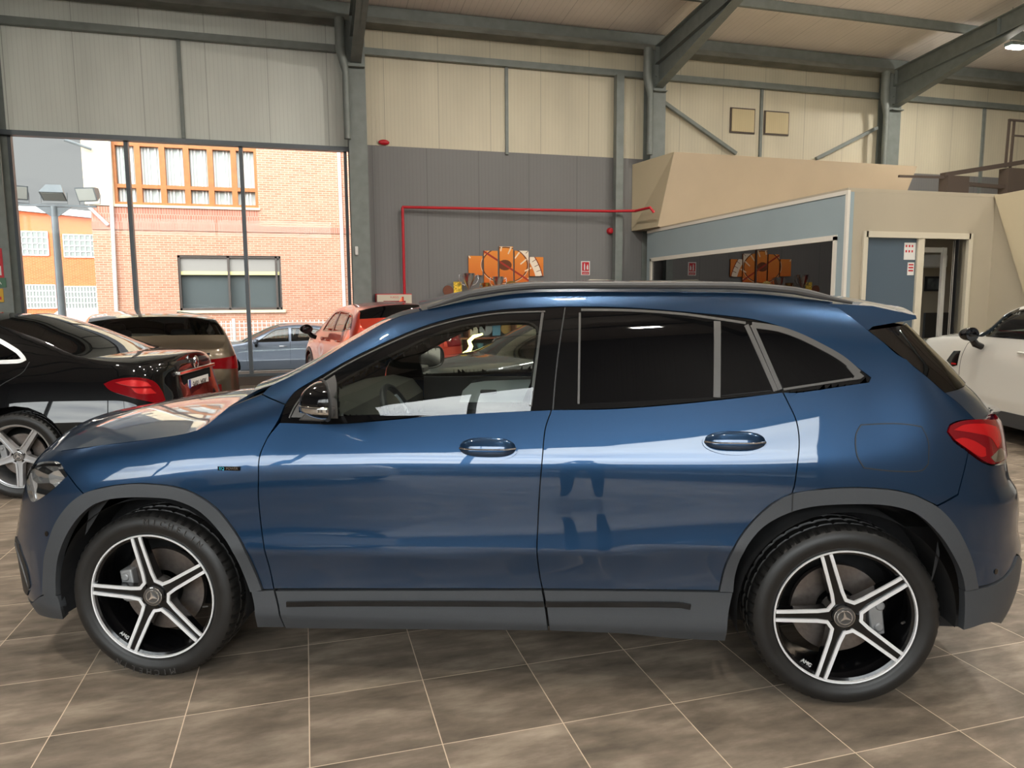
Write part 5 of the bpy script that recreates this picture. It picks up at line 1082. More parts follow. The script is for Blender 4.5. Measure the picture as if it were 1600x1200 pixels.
for p0, p1, lb in (((1030, 155), (1150, 240), 'diagonal grey brace falling to the right behind the cream box'), ((1275, 248), (1370, 200), 'diagonal grey brace rising to the right towards the column')):
    a = at(*p0, 1, 14.05); c = at(*p1, 1, 14.05); m = MB(); m.bar(a, c, .07, .07); tag(m.build('diagonal_brace', MT['steel'], smooth=False), lb, 'brace', 'diagonal wall braces')
for (a, c, lb) in (((1143, 169), (1178, 208), 'left of the two square yellowed wall vents'), ((1196, 174), (1231, 211), 'right of the two square yellowed wall vents')):
    p = at(*a, 1, 14.12); q = at(*c, 1, 14.12); t = empty('wall_vent', (p[0], 14.12, q[2]), 0, lb, 'vent', 'square wall vents'); w, h = q[0] - p[0], p[2] - q[2]
    m = MB(); m.box((-.02, .0, -.02), (w + .02, .025, h + .02)); m.build('vent_frame', MT['brown'], t, smooth=False); m = MB(); m.box((.01, -.02, .01), (w - .01, .002, h - .01)); m.build('vent_panel', ribbed_mat('yellowed_vent_panel', srgb(205, 190, 150), rib=.05, joint=9) if 'ventp' not in MT else MT['ventp'], t, smooth=False)
# ------------------------------------------------------------------ ceiling lights
MT['led'] = principled('lit_led_panel', (.9, .9, .9), .4, emis=(1.0, .93, .83), est=540)
LP = [(1.2, 3.6), (4.0, .8), (4.0, 5.6), (8.2, 3.2), (8.4, 6.4), (12.4, 5.6), (13.5, 11.4), (-3.2, 2.4), (-3.2, 7.6), (3.6, 9.8), (9.2, 8.4), (-8.0, 5.0), (0.2, -1.8), (6.6, -1.8)]
for i, (x, y) in enumerate(LP):
    z = roofz(y) - .75; t = empty('ceiling_light', (x, y, z), 0, 'hanging rectangular led light fitting under the roof', 'ceiling light', 'led light fittings under the roof')
    m = MB(); m.box((-.19, -.09, .02), (.19, .09, .09)); m.build('housing', MT['steel'], t, smooth=False); m = MB(); m.box((-.17, -.07, -.005), (.17, .07, .018)); m.build('diffuser', MT['led'], t, smooth=False)
    for s in (-.14, .14): m = MB(); m.cyl((s, 0, .09), (s, 0, .74), .006, n=6); m.build('hanger', MT['steel'], t)
# ------------------------------------------------------------------ office block
OX, OY, OH = 6.87, 8.03, 2.92; O2X = 9.34; W0, W1, WZ0, WZ1 = 8.22, 13.60, .95, 2.36; T_ = .10
m = MB()
for lo, hi in (((OX, OY, 0), (OX + T_, W0, OH)), ((OX, W1, 0), (OX + T_, 13.79, OH)), ((OX, W0, 0), (OX + T_, W1, WZ0)), ((OX, W0, WZ1), (OX + T_, W1, OH))): m.box(lo, hi)
m.build('wall_office_left', MT['bluewall'], kind='structure', smooth=False)
D0, D1, DH = 7.17, 8.92, 2.38; m = MB()
for lo, hi in (((OX + T_ + .001, OY, 0), (D0, OY + T_, OH)), ((D1, OY, 0), (O2X, OY + T_, OH)), ((D0, OY, DH), (D1, OY + T_, OH))): m.box(lo, hi)
m.build('wall_office_front', MT['greywall'], kind='structure', smooth=False)
wallbox('wall_office_right', (O2X, 5.0, 0), (O2X + .1, OY + T_, 2.95), MT['greywall'])
wallbox('wall_office_inner', (OX + T_, 12.0, 0), (13.0, 12.1, OH), MT['greywall']); wallbox('ceiling_office', (OX, OY, OH + .001), (O2X + 4, 13.78, OH + .05), MT['greywall']); wallbox('wall_office_far', (13.0, OY, 0), (13.1, 13.78, OH), MT['greywall'])
wallbox('trim_4', (OX - .012, OY - .012, 0), (OX + .03, OY + .03, OH + .02), MT['whiteframe']); wallbox('trim_5', (OX - .012, OY + .03, OH - .03), (OX - .001, 13.78, OH + .02), MT['whiteframe'])
m = MB()
for lo, hi in (((OX - .015, W0 - .03, WZ1 - .05), (OX + .04, W1 + .03, WZ1 + .02)), ((OX - .015, W0 - .03, WZ0 - .03), (OX + .04, W1 + .03, WZ0 + .03)), ((OX - .015, W0 - .03, WZ0), (OX + .04, W0 + .04, WZ1)), ((OX - .015, W1 - .03, WZ0), (OX + .04, W1 + .03, WZ1))): m.box(lo, hi)
wo_ = m.build('window_3', MT['whiteframe'], kind='structure', smooth=False)
m = MB(); m.box((OX + .015, W0 + .04, WZ0 + .03), (OX + .027, 9.99, WZ1 - .05)); m.build('window_glass', MT['officeglass'], wo_, smooth=False); m = MB(); m.box((OX + .015, 10.01, WZ0 + .03), (OX + .027, W1 - .03, WZ1 - .05)); m.build('window_glass', MT['officeglass'], wo_, smooth=False)
m = MB(); m.box((OX + .012, 9.988, WZ0 + .03), (OX + .03, 10.012, WZ1 - .05)); m.build('mullion', MT['rubber'], wo_, smooth=False)
# office door: frame, slate blue leaf, post, sliding tracks
m = MB()
for lo, hi in (((D0 - .04, OY - .03, 0), (D0 + .03, OY + .02, DH + .04)), ((D1 - .03, OY - .03, 0), (D1 + .04, OY + .02, DH + .04)), ((D0, OY - .03, DH - .04), (D1, OY + .02, DH + .04)), ((8.03, OY - .02, 0), (8.14, OY + .06, DH - .04))): m.box(lo, hi)
do = m.build('door_1', MT['creamframe'], kind='structure', smooth=False)
m = MB(); m.box((D0 + .03, OY + .01, .0), (8.03, OY + .05, DH - .04)); m.build('door_leaf', MT['darkblue'], do, smooth=False)
for i, x in enumerate((8.72, 8.76, 8.80, 8.84)):
    m = MB(); m.box((x, OY - .02 + .05 * i, .0), (x + .018, OY + .03 + .05 * i, DH - .05)); m.build('sliding_track', MT['whiteframe'] if i % 2 else MT['rubber'], do, smooth=False)
m = MB(); m.box((8.80, OY + .30, .0), (8.87, OY + .34, 2.25)); m.box((8.2, OY + .32, 2.18), (8.80, OY + .34, 2.25)); m.build('sliding_leaf_frame', MT['whiteframe'], do, smooth=False)
for (a, c, nm) in (((1414, 379), (1430, 406), 0), ((1419, 410), (1428, 430), 1)):
    p = at(*a, 1, OY); q = at(*c, 1, OY); t = MB(); t.box((p[0], OY + .004, q[2]), (q[0], OY + .0095, p[2])); o = t.build('door_notice', MT['white'], smooth=False); tag(o, ['larger printed notice taped to the slate blue door leaf', 'smaller printed notice taped below the larger one'][nm], 'notice')
    r = MB()
    for k in range(3):
        for l in range(2 if nm == 0 else 1): r.box((p[0] + .02 + .05 * k, OY + .003, p[2] - .06 - .07 * l), (p[0] + .045 + .05 * k, OY + .0045, p[2] - .03 - .07 * l)) if nm == 0 else r.box((p[0] + .015, OY + .003, p[2] - .04 - .04 * k), (q[0] - .015, OY + .0045, p[2] - .02 - .04 * k))
    r.build('notice_print', MT['red'], o, smooth=False)
# things in the office seen through the open door
def thing1(name, m, mat, label, cat, group=None, **k): return tag(m.build(name, mat, **k), label, cat, group)
p = at(1446, 432, 1, 11.98); q = at(1473, 455, 1, 11.98); t = empty('framed_picture', ((p[0] + q[0]) / 2, 11.98, q[2]), 0, 'small dark framed picture on the office wall', 'picture'); w = (q[0] - p[0]) / 2; h = p[2] - q[2]
m = MB(); m.box((-w, -.02, 0), (w, .015, h)); m.build('frame', MT['trimdark'], t, smooth=False); m = MB(); m.box((-w + .04, -.025, .04), (w - .04, -.019, h - .04)); m.build('print', add_noise(principled('dark_landscape_print', (.10, .11, .11), .5), 6, .7), t, smooth=False)
p = at(1445, 487, 1, 10.6); q = at(1480, 527, 1, 10.6); t = empty('computer_monitor', ((p[0] + q[0]) / 2, 10.6, q[2] - .02), 0, 'black computer monitor on the office desk', 'monitor'); w = (q[0] - p[0]) / 2; h = p[2] - q[2]
m = MB(); m.box((-w, -.02, .02), (w, .03, h)); m.build('screen', MT['trimdark'], t, bevel=.006); m = MB(); m.box((-.04, -.01, -.03), (.04, .03, .04)); m.box((-.12, -.08, -.03), (.12, .10, -.015)); m.build('stand', MT['trimdark'], t, smooth=False)
dz = q[2] - .05; dx_ = t.location[0]; t = empty('office_desk', (dx_, 10.6, 0), 0, 'pale office desk behind the open door', 'desk'); m = MB(); m.box((-.9, -.4, dz - .03), (1.2, .4, dz)); m.build('desk_top', MT['creamframe'], t, smooth=False)
for x in (-.85, 1.1):
    for y in (-.35, .33): m = MB(); m.box((x, y, 0), (x + .05, y + .05, dz - .03)); m.build('leg', MT['steel'], t, smooth=False)
m = MB(); _p = at(1456, 418, 1, 11.75); m.box((_p[0] - .4, 11.75, _p[2]), (_p[0] + .4, 11.99, _p[2] + .26)); thing1('air_conditioner', m, MT['whitepaint'], 'white air conditioner high on the office wall', 'air conditioner', bevel=.03)
t = empty('office_ceiling_light', (9.6, 10.6, OH - .05), 0, 'square lit panel in the office ceiling', 'ceiling light'); m = MB(); m.box((-.3, -.3, 0), (.3, .3, .045)); m.build('housing', MT['whiteframe'], t, smooth=False); m = MB(); m.box((-.27, -.27, -.005), (.27, .27, .0)); m.build('diffuser', principled('lit_office_panel', (.9, .9, .9), .4, emis=(.8, .9, 1), est=22), t, smooth=False)
# cream boxed mass over the office
A0 = (6.68, 14.14, 2.97); A1 = (6.68, 14.14, 4.33); B0 = (6.80, 13.2, 2.97); B1 = (7.13, 13.2, 4.43); C1 = (13.08, 13.2, 4.41); C0 = (12.45, 13.2, 2.97); D0_ = (12.45, 14.14, 2.97); D1_ = (13.08, 14.14, 4.41)
m = MB(); m.add([A0, A1, B0, B1, C0, C1, D0_, D1_], [(0, 2, 3, 1), (2, 4, 5, 3), (4, 6, 7, 5), (0, 1, 7, 6), (1, 3, 5, 7), (0, 6, 4, 2)]); m.m = [1, 0, 0, 0, 0, 0]
m.build('wall_upper_box', [MT['creamwall'], MT['creamwall2']], kind='structure', smooth=False)
# slanted cream panel against the right-hand office wall
m = MB(); m.add([(9.335, 8.02, 2.95), (9.335, 5.0, 3.05), (9.335, 5.0, .3), (9.335, 7.2, .9), (9.30, 8.02, 2.95), (9.30, 5.0, 3.05), (9.30, 5.0, .3), (9.30, 7.2, .9)], [(0, 1, 2, 3), (7, 6, 5, 4), (0, 4, 5, 1), (1, 5, 6, 2), (2, 6, 7, 3), (3, 7, 4, 0)]); m.build('wall_slanted_panel', MT['creamwall2'], kind='structure', smooth=False)
# brown steelwork above the office
t = empty('mezzanine_frame', (11.8, 11.0, 2.98), 0, 'brown steel frame standing over the office at the right', 'steel frame')
def sub(m, o): m.v = [(a - o[0], b - o[1], c - o[2]) for a, b, c in m.v]; return m
OO = (11.8, 11.0, 2.98)
m = MB(); m.box((11.52, 10.9, 2.98), (12.02, 11.1, 3.78)); sub(m, OO).build('upright', MT['brown'], t, smooth=False); m = MB(); m.box((12.95, 10.9, 2.98), (13.9, 11.1, 3.98)); sub(m, OO).build('upright', MT['brown'], t, smooth=False)
m = MB(); m.bar((11.5, 11, 3.80), (13.9, 11, 4.20), .12, .08); sub(m, OO).build('handrail', MT['brown'], t, smooth=False); m = MB(); m.bar((10.5, 11.0, 3.74), (11.6, 11, 3.76), .04, .04); m.bar((12.0, 11.0, 3.66), (13.0, 11, 3.63), .10, .06); sub(m, OO).build('rail', MT['brown'], t, smooth=False)
m = MB(); 
for x in (12.98, 13.10): m.bar((x, 11, 4.0), (x + .02, 11, 4.88), .035, .035)
m.bar((12.98, 11, 4.88), (13.9, 11, 4.88), .035, .035); m.bar((13.1, 11, 4.6), (13.9, 11, 4.6), .03, .03); sub(m, OO).build('ladder_hoop', MT['brown'], t, smooth=False)
# ------------------------------------------------------------------ things on the grey wall
pipe('sprinkler_pipe', [(1.86, 14.02, 1.55), (1.86, 14.02, 3.30), (1.862, 14.02, 3.31), (6.0, 13.88, 3.33), (6.55, 13.70, 3.33), (6.60, 13.14, 3.33), tuple(at(1022, 332, 1, 13.12))], .027, MT['red'], 'red fire water pipe running along the grey wall')
t = empty('fire_hose_cabinet', (1.65, 13.99, 1.0), 0, 'cream fire hose cabinet with a dark red window under the red pipe', 'hose cabinet')
m = MB(); m.box((-.33, -.10, 0), (.33, .15, .66)); m.build('cabinet_body', MT['creamframe'], t, bevel=.01); m = MB(); m.box((-.345, .0, -.01), (.345, .14, .675)); m.build('red_edge', MT['red'], t, bevel=.006); m = MB(); m.box((-.21, -.115, .12), (.21, -.099, .54)); w_ = m.build('hose_window', principled('dark_red_glazing', (.22, .03, .05), .15), t, smooth=False)
m = MB(); m.lathe([(.10, -.12), (.17, -.12), (.17, -.113), (.10, -.113), (.10, -.12)], 32, (0, 0, .33)); m.build('hose_reel', MT['red'], w_); m = MB(); m.box((.25, -.12, .20), (.30, -.10, .30)); m.build('latch', MT['trimdark'], t, smooth=False)
M_ = Matrix.Translation((0, -.102, .605)) @ Matrix.Rotation(math.pi / 2, 4, 'X'); text_mesh('cabinet_text', 'FUEGO', .05, MT['red'], t, M_, .001)
m = MB(); m.lathe([(.001, -.09), (.05, -.085), (.065, -.05), (.07, 0)], 24, (0, 0, 0)); o = m.build('alarm_bell', MT['red']); p = at(953, 361, 1, 14.13); o.location = (p[0], 14.145, p[2]); tag(o, 'small red alarm bell beside the square post', 'alarm')
m = MB(); m.sphere((0, 0, 0), .07, 16, 10, (1.5, .5, .7)); o = m.build('red_beacon', MT['red']); p = at(600, 222, 1, 14.1); o.location = (p[0], 14.12, p[2]); tag(o, 'small red oval beacon high above the grey panels', 'beacon')
m = MB(); m.box((-.03, -.03, -.08), (.03, .0, .08)); o = m.build('wall_sensor', MT['white'], bevel=.012); p = at(557, 392, 1, 13.79); o.location = (p[0], 13.799, p[2]); tag(o, 'small white sensor box on the steel column', 'sensor')
p = at(908, 408, 1, 14.14); q = at(921.5, 430, 1, 14.14); t = MB(); t.box((p[0], 14.135, q[2]), (q[0], 14.149, p[2])); o = t.build('extinguisher_sign', MT['white'], smooth=False); tag(o, 'white and red fire extinguisher sign on the grey wall', 'sign'); w, h = q[0] - p[0], p[2] - q[2]
t = MB(); t.box((p[0] + .02, 14.131, q[2] + h * .30), (q[0] - .02, 14.136, p[2] - .02)); rd = t.build('sign_field', MT['red'], o, smooth=False); t = MB(); t.box((p[0] + .02, 14.131, q[2] + .015), (q[0] - .02, 14.136, q[2] + h * .24)); t.build('sign_caption', MT['red'], o, smooth=False)
t = MB(); t.box((p[0] + w * .30, 14.127, q[2] + h * .36), (p[0] + w * .44, 14.132, q[2] + h * .74)); t.box((p[0] + w * .32, 14.127, q[2] + h * .75), (p[0] + w * .42, 14.132, q[2] + h * .84)); t.prism([(p[0] + w * .62, q[2] + h * .40), (p[0] + w * .80, q[2] + h * .40), (p[0] + w * .78, q[2] + h * .66), (p[0] + w * .70, q[2] + h * .78), (p[0] + w * .60, q[2] + h * .58)], 14.127, 14.132); t.build('sign_symbol', MT['white'], rd, smooth=False)
text_mesh('caption_text', 'EXTINTOR', .032, MT['white'], o, Matrix.Translation(((p[0] + q[0]) / 2, 14.130, q[2] + h * .13)) @ Matrix.Rotation(math.pi / 2, 4, 'X'), .001, .75)
a = at(915, 470, 1, 13.9); c = at(915, 438, 1, 13.9); pipe('hoop_barrier', [(a[0], 13.9, .0), (c[0], 13.9, c[2] - .10), (c[0] + .03, 13.9, c[2] - .03), (c[0] + .10, 13.9, c[2]), (6.21, 13.9, c[2]), (6.215, 13.9, 0)], .022, MT['creamframe'], 'cream bent tube hoop beside the square post', 'hoop')
p = at(930, 455, 1, 13.6); m = MB(); m.box((p[0] - .05, 13.3, p[2] - .12), (p[0] + .62, 13.7, p[2] - .07)); m.box((p[0], 13.35, 0), (p[0] + .55, 13.68, p[2] - .12)); thing1('low_cabinet', m, MT['creamframe'], 'cream low cabinet top just above the car roof line', 'cabinet', bevel=.01)
# gauge picture in five canvases
def gauge_mat():
    m = principled('orange_gauge_print', (.8, .4, .1), .5); nt = m.node_tree; tc = N_(nt, 'ShaderNodeTexCoord'); gx = N_(nt, 'ShaderNodeNewGeometry'); s = N_(nt, 'ShaderNodeSeparateXYZ'); L_(nt, gx.outputs['Position'], s.inputs[0])
    cx, cz = 3.90, 2.24; dx = nmath(nt, 'SUBTRACT', s.outputs[0], cx); dz = nmath(nt, 'SUBTRACT', s.outputs[2], cz)
    r = nmath(nt, 'SQRT', nmath(nt, 'ADD', nmath(nt, 'MULTIPLY', dx, dx), nmath(nt, 'MULTIPLY', nmath(nt, 'MULTIPLY', dz, 1.35), nmath(nt, 'MULTIPLY', dz, 1.35)))); dx2 = nmath(nt, 'ADD', dx, .25); dz2 = nmath(nt, 'ADD', dz, .45)
    R2 = nmath(nt, 'SQRT', nmath(nt, 'ADD', nmath(nt, 'MULTIPLY', dx2, dx2), nmath(nt, 'MULTIPLY', dz2, dz2))); band = lambda v, a, b: nmath(nt, 'MULTIPLY', nmath(nt, 'GREATER_THAN', v, a), nmath(nt, 'LESS_THAN', v, b))
    rp = N_(nt, 'ShaderNodeValToRGB'); e = rp.color_ramp.elements; e[0].color = (*srgb(205, 85, 0), 1); e[1].color = (*srgb(250, 160, 60), 1); L_(nt, nmath(nt, 'MULTIPLY_ADD', dz, .9, .55), rp.inputs[0]); c = rp.outputs[0]
    c = mixc(nt, band(r, .46, .49), c, srgb(120, 60, 15)); c = mixc(nt, band(r, .49, .50), c, srgb(250, 225, 190)); c = mixc(nt, nmath(nt, 'LESS_THAN', r, .14), c, srgb(110, 55, 15)); c = mixc(nt, band(R2, .92, 1.06), c, srgb(250, 235, 215)); c = mixc(nt, band(R2, 1.06, 1.08), c, srgb(140, 50, 20))
    ang = nmath(nt, 'ARCTAN2', dz2, dx2); tk = nmath(nt, 'LESS_THAN', nmath(nt, 'FRACT', nmath(nt, 'MULTIPLY', ang, 4.5)), .16); c = mixc(nt, nmath(nt, 'MULTIPLY', tk, band(R2, .74, .90)), c, srgb(250, 225, 190)); c = mixc(nt, nmath(nt, 'MULTIPLY', nmath(nt, 'LESS_THAN', nmath(nt, 'FRACT', nmath(nt, 'MULTIPLY', ang, 9)), .10), band(R2, .97, 1.06)), c, srgb(120, 50, 20))
    ndl = nmath(nt, 'ABSOLUTE', nmath(nt, 'ADD', nmath(nt, 'MULTIPLY', dx, .52), nmath(nt, 'MULTIPLY', dz, .85))); c = mixc(nt, nmath(nt, 'MULTIPLY', nmath(nt, 'LESS_THAN', ndl, .018), nmath(nt, 'LESS_THAN', r, .9)), c, srgb(170, 45, 25)); L_(nt, c, bsdf(m).inputs['Base Color']); return m
GM = gauge_mat(); ce = principled('canvas_edge', srgb(150, 80, 30), .7)
for i, (x0, x1, y0, y1) in enumerate(((732, 754, 399.6, 430), (756, 778, 391.6, 445), (780.4, 802, 385, 446), (804, 826, 391.6, 441), (827.5, 849, 401.5, 431.5))):
    p = at(x0, y0, 1, 14.11); q = at(x1, y1, 1, 14.11); m = MB(); m.box((p[0], 14.11, q[2]), (q[0], 14.149, p[2])); m.m = [1, 1, 0, 1, 1, 1]
    tag(m.build('canvas_print', [GM, ce], smooth=False), ['leftmost canvas of the five-part orange gauge picture', 'second canvas from the left of the orange gauge picture', 'tallest middle canvas of the orange gauge picture', 'second canvas from the right of the orange gauge picture', 'rightmost canvas of the five-part orange gauge picture'][i], 'picture', 'five-part gauge picture')
# trophy shelves
SX0, SX1, SY0, SY1 = 2.45, 5.15, 13.60, 14.10; BZ = [.06, .44, .82, 1.20, 1.60]
t = empty('trophy_bookcase', (SX0, SY0, 0), 0, 'reddish wooden bookcase of trophies against the grey wall', 'bookcase')
def rel(m, o=(SX0, SY0, 0)): m.v = [(a - o[0], b - o[1], c - o[2]) for a, b, c in m.v]; return m
for z in BZ: m = MB(); m.box((SX0, SY0, z - .028), (SX1, SY1, z)); rel(m).build('shelf_board', MT['wood'], t, smooth=False)
for x in (SX0 - .03, 3.02, 3.96, SX1): m = MB(); m.box((x, SY0 - .005, 0), (x + .03, SY1, 1.60)); rel(m).build('side_panel', MT['wood'], t, smooth=False)
m = MB(); m.box((SX0, SY1 + .0, .03), (SX1, SY1 + .015, 1.59)); rel(m).build('back_panel', principled('shelf_back', srgb(70, 78, 74), .7), t, smooth=False)
def cup(x, y, z, h, mat, label, hd=True, group='trophies on the bookcase'):
    t = empty('trophy_cup', (x, y, z), 0, label, 'trophy', group); b = MB(); b.lathe([(.0005, 0), (h * .17, 0), (h * .17, h * .12), (h * .13, h * .14), (.0005, h * .14)], 20, ax='z'); b.build('base', MT['trimdark'], t)
    b = MB(); b.lathe([(h * .05, h * .13), (h * .03, h * .25), (h * .05, h * .38), (h * .16, h * .55), (h * .26, h * .80), (h * .29, h), (h * .27, h), (h * .14, h * .58), (.0005, h * .42)], 24, ax='z'); b.build('bowl', mat, t)
    if hd:
        for s in (-1, 1): b = MB(); b.tube([(s * h * .24, 0, h * .86), (s * h * .40, 0, h * .95), (s * h * .42, 0, h * .72), (s * h * .30, 0, h * .55), (s * h * .16, 0, h * .5)], h * .018, 8); b.build('handle', mat, t)
def plaque(x, y, z, w, h, mat, label, rnd=True, group='plaques on the bookcase'):
    t = empty('award_plaque', (x, y, z), 0, label, 'plaque', group); m = MB()
    if rnd: m.lathe([(.0005, -.012), (w / 2, -.012), (w / 2, .012), (.0005, .012)], 28, (0, 0, h / 2 + .02))
    else: m.box((-w / 2, -.012, .02), (w / 2, .012, h))
    m.build('plaque_face', mat, t); m = MB(); m.box((-w * .3, -.04, 0), (w * .3, .04, .025)); m.build('foot', MT['trimdark'], t, smooth=False)
cup(3.08, 13.80, 1.60, .46, MT['polished'], 'largest silver two-handled cup on top of the bookcase'); cup(3.42, 13.80, 1.60, .28, MT['gold'], 'small gold cup right of the largest silver cup'); cup(3.68, 13.82, 1.60, .40, MT['polished'], 'second silver cup on top of the bookcase')
plaque(2.68, 13.85, 1.60, .20, .22, MT['wood'], 'round wooden brown plaque at the left end of the bookcase top'); plaque(2.87, 13.85, 1.60, .16, .30, add_noise(principled('yellow_spotted_award', srgb(220, 185, 60), .4), 30, .7), 'spotted yellow award on top of the bookcase', False); plaque(3.96, 13.86, 1.60, .30, .30, MT['gold'], 'round gold plaque right of the silver cups')
rowA = [(2.62, .20, .26, 'whitepaint', 0, 'white framed award'), (2.84, .16, .24, 'wood', 0, 'brown wooden award'), (3.16, .20, .28, 'creamframe', 0, 'cream award left of the round grey plaque'), (3.42, .27, .28, 'pewter', 1, 'round grey plaque'), (3.64, .16, .25, 'paleblue', 0, 'pale blue glass award'), (3.84, .22, .28, 'gold', 1, 'round gold plaque'), (4.12, .18, .26, 'gold', 1, 'half-hidden gold plaque'), (4.38, .16, .27, 'creamframe', 0, 'cream framed award'), (4.62, .20, .24, 'wood', 0, 'brown wooden award at the right'), (4.90, .18, .22, 'bronze', 1, 'round bronze plaque')]
for x, w, h, mt, rd, lb in rowA: plaque(x, 13.85, .82, w, h, MT[mt], lb + ' on the bookcase, upper row', bool(rd))
for x, h, mt, lb in ((3.30, .26, 'paleblue', 'pale glass cup left of the black cup'), (3.50, .24, 'trimdark', 'small black cup between the glass and gold cups'), (3.66, .20, 'gold', 'small gold cup left of the green cup'), (3.84, .32, 'green', 'green two-handled cup'), (4.16, .22, 'pewter', 'pewter cup at the left of the right bay'), (4.40, .24, 'bronze', 'bronze cup in the right bay')): cup(x, 13.82, .44, h, MT[mt], lb + ' on the bookcase, lower row')
# wavy yellow light strip standing by the shelves
MT['neon'] = principled('glowing_yellow_strip', (.9, .85, .3), .4, emis=(1.0, .92, .32), est=3.0)
pts = [at(x, y, 1, 13.35) for x, y in ((704, 570), (718, 558), (732, 550), (736, 541), (733, 533), (740, 526), (754, 522))]; P_ = [tuple(p) for p in smooth3(pts)] if 'smooth3' in globals() else [tuple(p) for p in pts]
m = MB(); m.tube(P_, [.03, .045, .05, .042, .04, .035, .02], 12); tag(m.build('wavy_light_strip', MT['neon'], auto=80), 'wavy glowing yellow light strip in front of the trophy bookcase', 'light strip'); m = MB(); b0 = P_[0]; m.tube([(b0[0], b0[1], 0.0), (b0[0], b0[1], b0[2])], .012, 8); tag(m.build('light_strip_stand', MT['trimdark']), 'thin black stand under the wavy yellow light strip', 'stand')
# notices on the left post
for i, (y0, y1, mt, tx, lb) in enumerate(((388, 434, 'red', '', 'red and white notice on the grey post at the left edge'), (434, 449, 'signgreen', 'SALIDA', 'green exit sign reading SALIDA at the left edge'), (451, 472, 'signyellow', '', 'yellow warning notice at the left edge'))):
    if mt == 'signgreen': MT[mt] = principled('sign_green', srgb(70, 110, 85), .4)
    if mt == 'signyellow': MT[mt] = principled('sign_yellow', srgb(205, 160, 40), .4)
    xr_ = at({0: 4, 1: 9, 2: 5}[i], (y0 + y1) / 2, 1, 13.78)[0]; zt = at(5, y0, 1, 13.78)[2]; zb = at(5, y1, 1, 13.78)[2]; w = .45 if i == 1 else .3
    m = MB(); m.box((xr_ - w, 13.785, zb), (xr_, 13.80, zt)); o = m.build('wall_notice' if i != 1 else 'exit_sign', MT[mt], smooth=False); tag(o, lb, 'sign')
    if tx: text_mesh('sign_text', tx, .10, MT['white'], o, Matrix.Translation((xr_ - w / 2, 13.783, (zt + zb) / 2)) @ Matrix.Rotation(math.pi / 2, 4, 'X'), .001)
    else:
        m = MB(); m.box((xr_ - w + .03, 13.781, zb + .04), (xr_ - .03, 13.786, zb + (zt - zb) * .4)); m.build('notice_print', MT['white'] if i == 0 else MT['red'], o, smooth=False)
wallbox('wall_post_left', (-5.6, 13.80, 0), (-4.97, 14.0, 4.3), MT['frame'])
# ------------------------------------------------------------------ outside
GZ = -.47
wallbox('ground_outside', (-60, WALLY + .16, GZ - .1), (60, 80, GZ), MT['asphalt']); wallbox('ground_street', (-60, -60, -.25), (60, STREETY - .16, -.14), MT['pave'])
# salmon brick building
BY = 27.0; t = empty('brick_building', (-2, BY, GZ), 0, 'salmon brick building with a honey-brown window band, seen through the glass front', 'building')
def B(lo, hi, mat, name, par=t, o=(-2, BY, GZ), **k): m = MB(); m.box(lo, hi); m.v = [(a - o[0], b - o[1], c - o[2]) for a, b, c in m.v]; return m.build(name, mat, par, smooth=False, **k)
X0 = at(147, 400, 1, BY)[0]; gz = lambda px, py: at(px, py, 1, BY)
def wallwin(x0, x1, z0, z1): return (x0, x1, z0, z1)
UX0, UX1, UZ0, UZ1 = gz(176, 262)[0], gz(401, 262)[0], 4.77, 6.78; GX0, GX1, GZ0, GZ1 = gz(279, 440)[0], gz(440, 440)[0], 1.25, 3.13
zz = [GZ, GZ0, GZ1, UZ0, UZ1, 8.6]; XR_ = 16
B((X0, BY, GZ), (GX0, BY + 6, GZ1), MT['brickpink'], 'brick_wall'); B((GX1, BY, GZ), (XR_, BY + 6, GZ1), MT['brickpink'], 'brick_wall'); B((GX0, BY, GZ), (GX1, BY + 6, GZ0), MT['brickpink'], 'brick_wall')
B((X0, BY, GZ1), (XR_, BY + 6, 3.95), MT['brickpink'], 'brick_wall'); B((X0, BY - .04, 3.95), (XR_, BY + 6, 4.15), MT['brickband'], 'brick_course'); B((X0, BY, 4.15), (UX1, BY + 6, UZ0 - .08), MT['brickband'], 'brick_course'); B((UX1, BY, 4.15), (XR_, BY + 6, UZ0 - .08), MT['brickpink'], 'brick_wall')
B((UX1, BY, UZ0 - .08), (XR_, BY + 6, 8.6), MT['brickpink'], 'brick_wall'); B((X0 - .15, BY - .02, UZ0 - .05), (UX0, BY + 6, 8.6), MT['stone'], 'stone_corner'); B((UX0, BY, UZ1 + .2), (UX1, BY + 6, 8.6), MT['stone'], 'stone_wall'); B((UX0 - .02, BY - .06, UZ0 - .08), (UX1 + .05, BY + .3, UZ0), MT['stone'], 'window_sill')
B((UX0, BY + .25, UZ0), (UX1, BY + .3, UZ1 + .2), MT['winblind'], 'upper_window_panes'); B((GX0, BY + .25, GZ0), (GX1, BY + .3, GZ1), MT['windark'], 'ground_window_panes'); B((GX0 - .1, BY - .06, GZ0 - .1), (GX1 + .1, BY + .1, GZ0), MT['stone'], 'window_sill')
m = MB(); O_ = (-2, BY, GZ)
n = 6
for i in range(n + 1):
    x = UX0 + (UX1 - UX0) * i / n; m.box((x - .09, BY + .02, UZ0), (x + .09, BY + .2, UZ1 + .18))
m.box((UX0, BY + .03, UZ0), (UX1, BY + .2, UZ0 + .09)); m.box((UX0, BY + .03, UZ0 + .55), (UX1, BY + .2, UZ0 + .67)); m.box((UX0, BY + .03, UZ1 - .1), (UX1, BY + .2, UZ1 + .02)); rel(m, O_).build('upper_window_frame', MT['oak'], t, smooth=False)
m = MB()
for i in range(42):
    if i % 7 in (3, 6): continue
    x = UX0 + .12 + (UX1 - UX0 - .2) * i / 42; m.box((x, BY + .21, UZ0 + .1), (x + .055, BY + .24, UZ1 - .1))
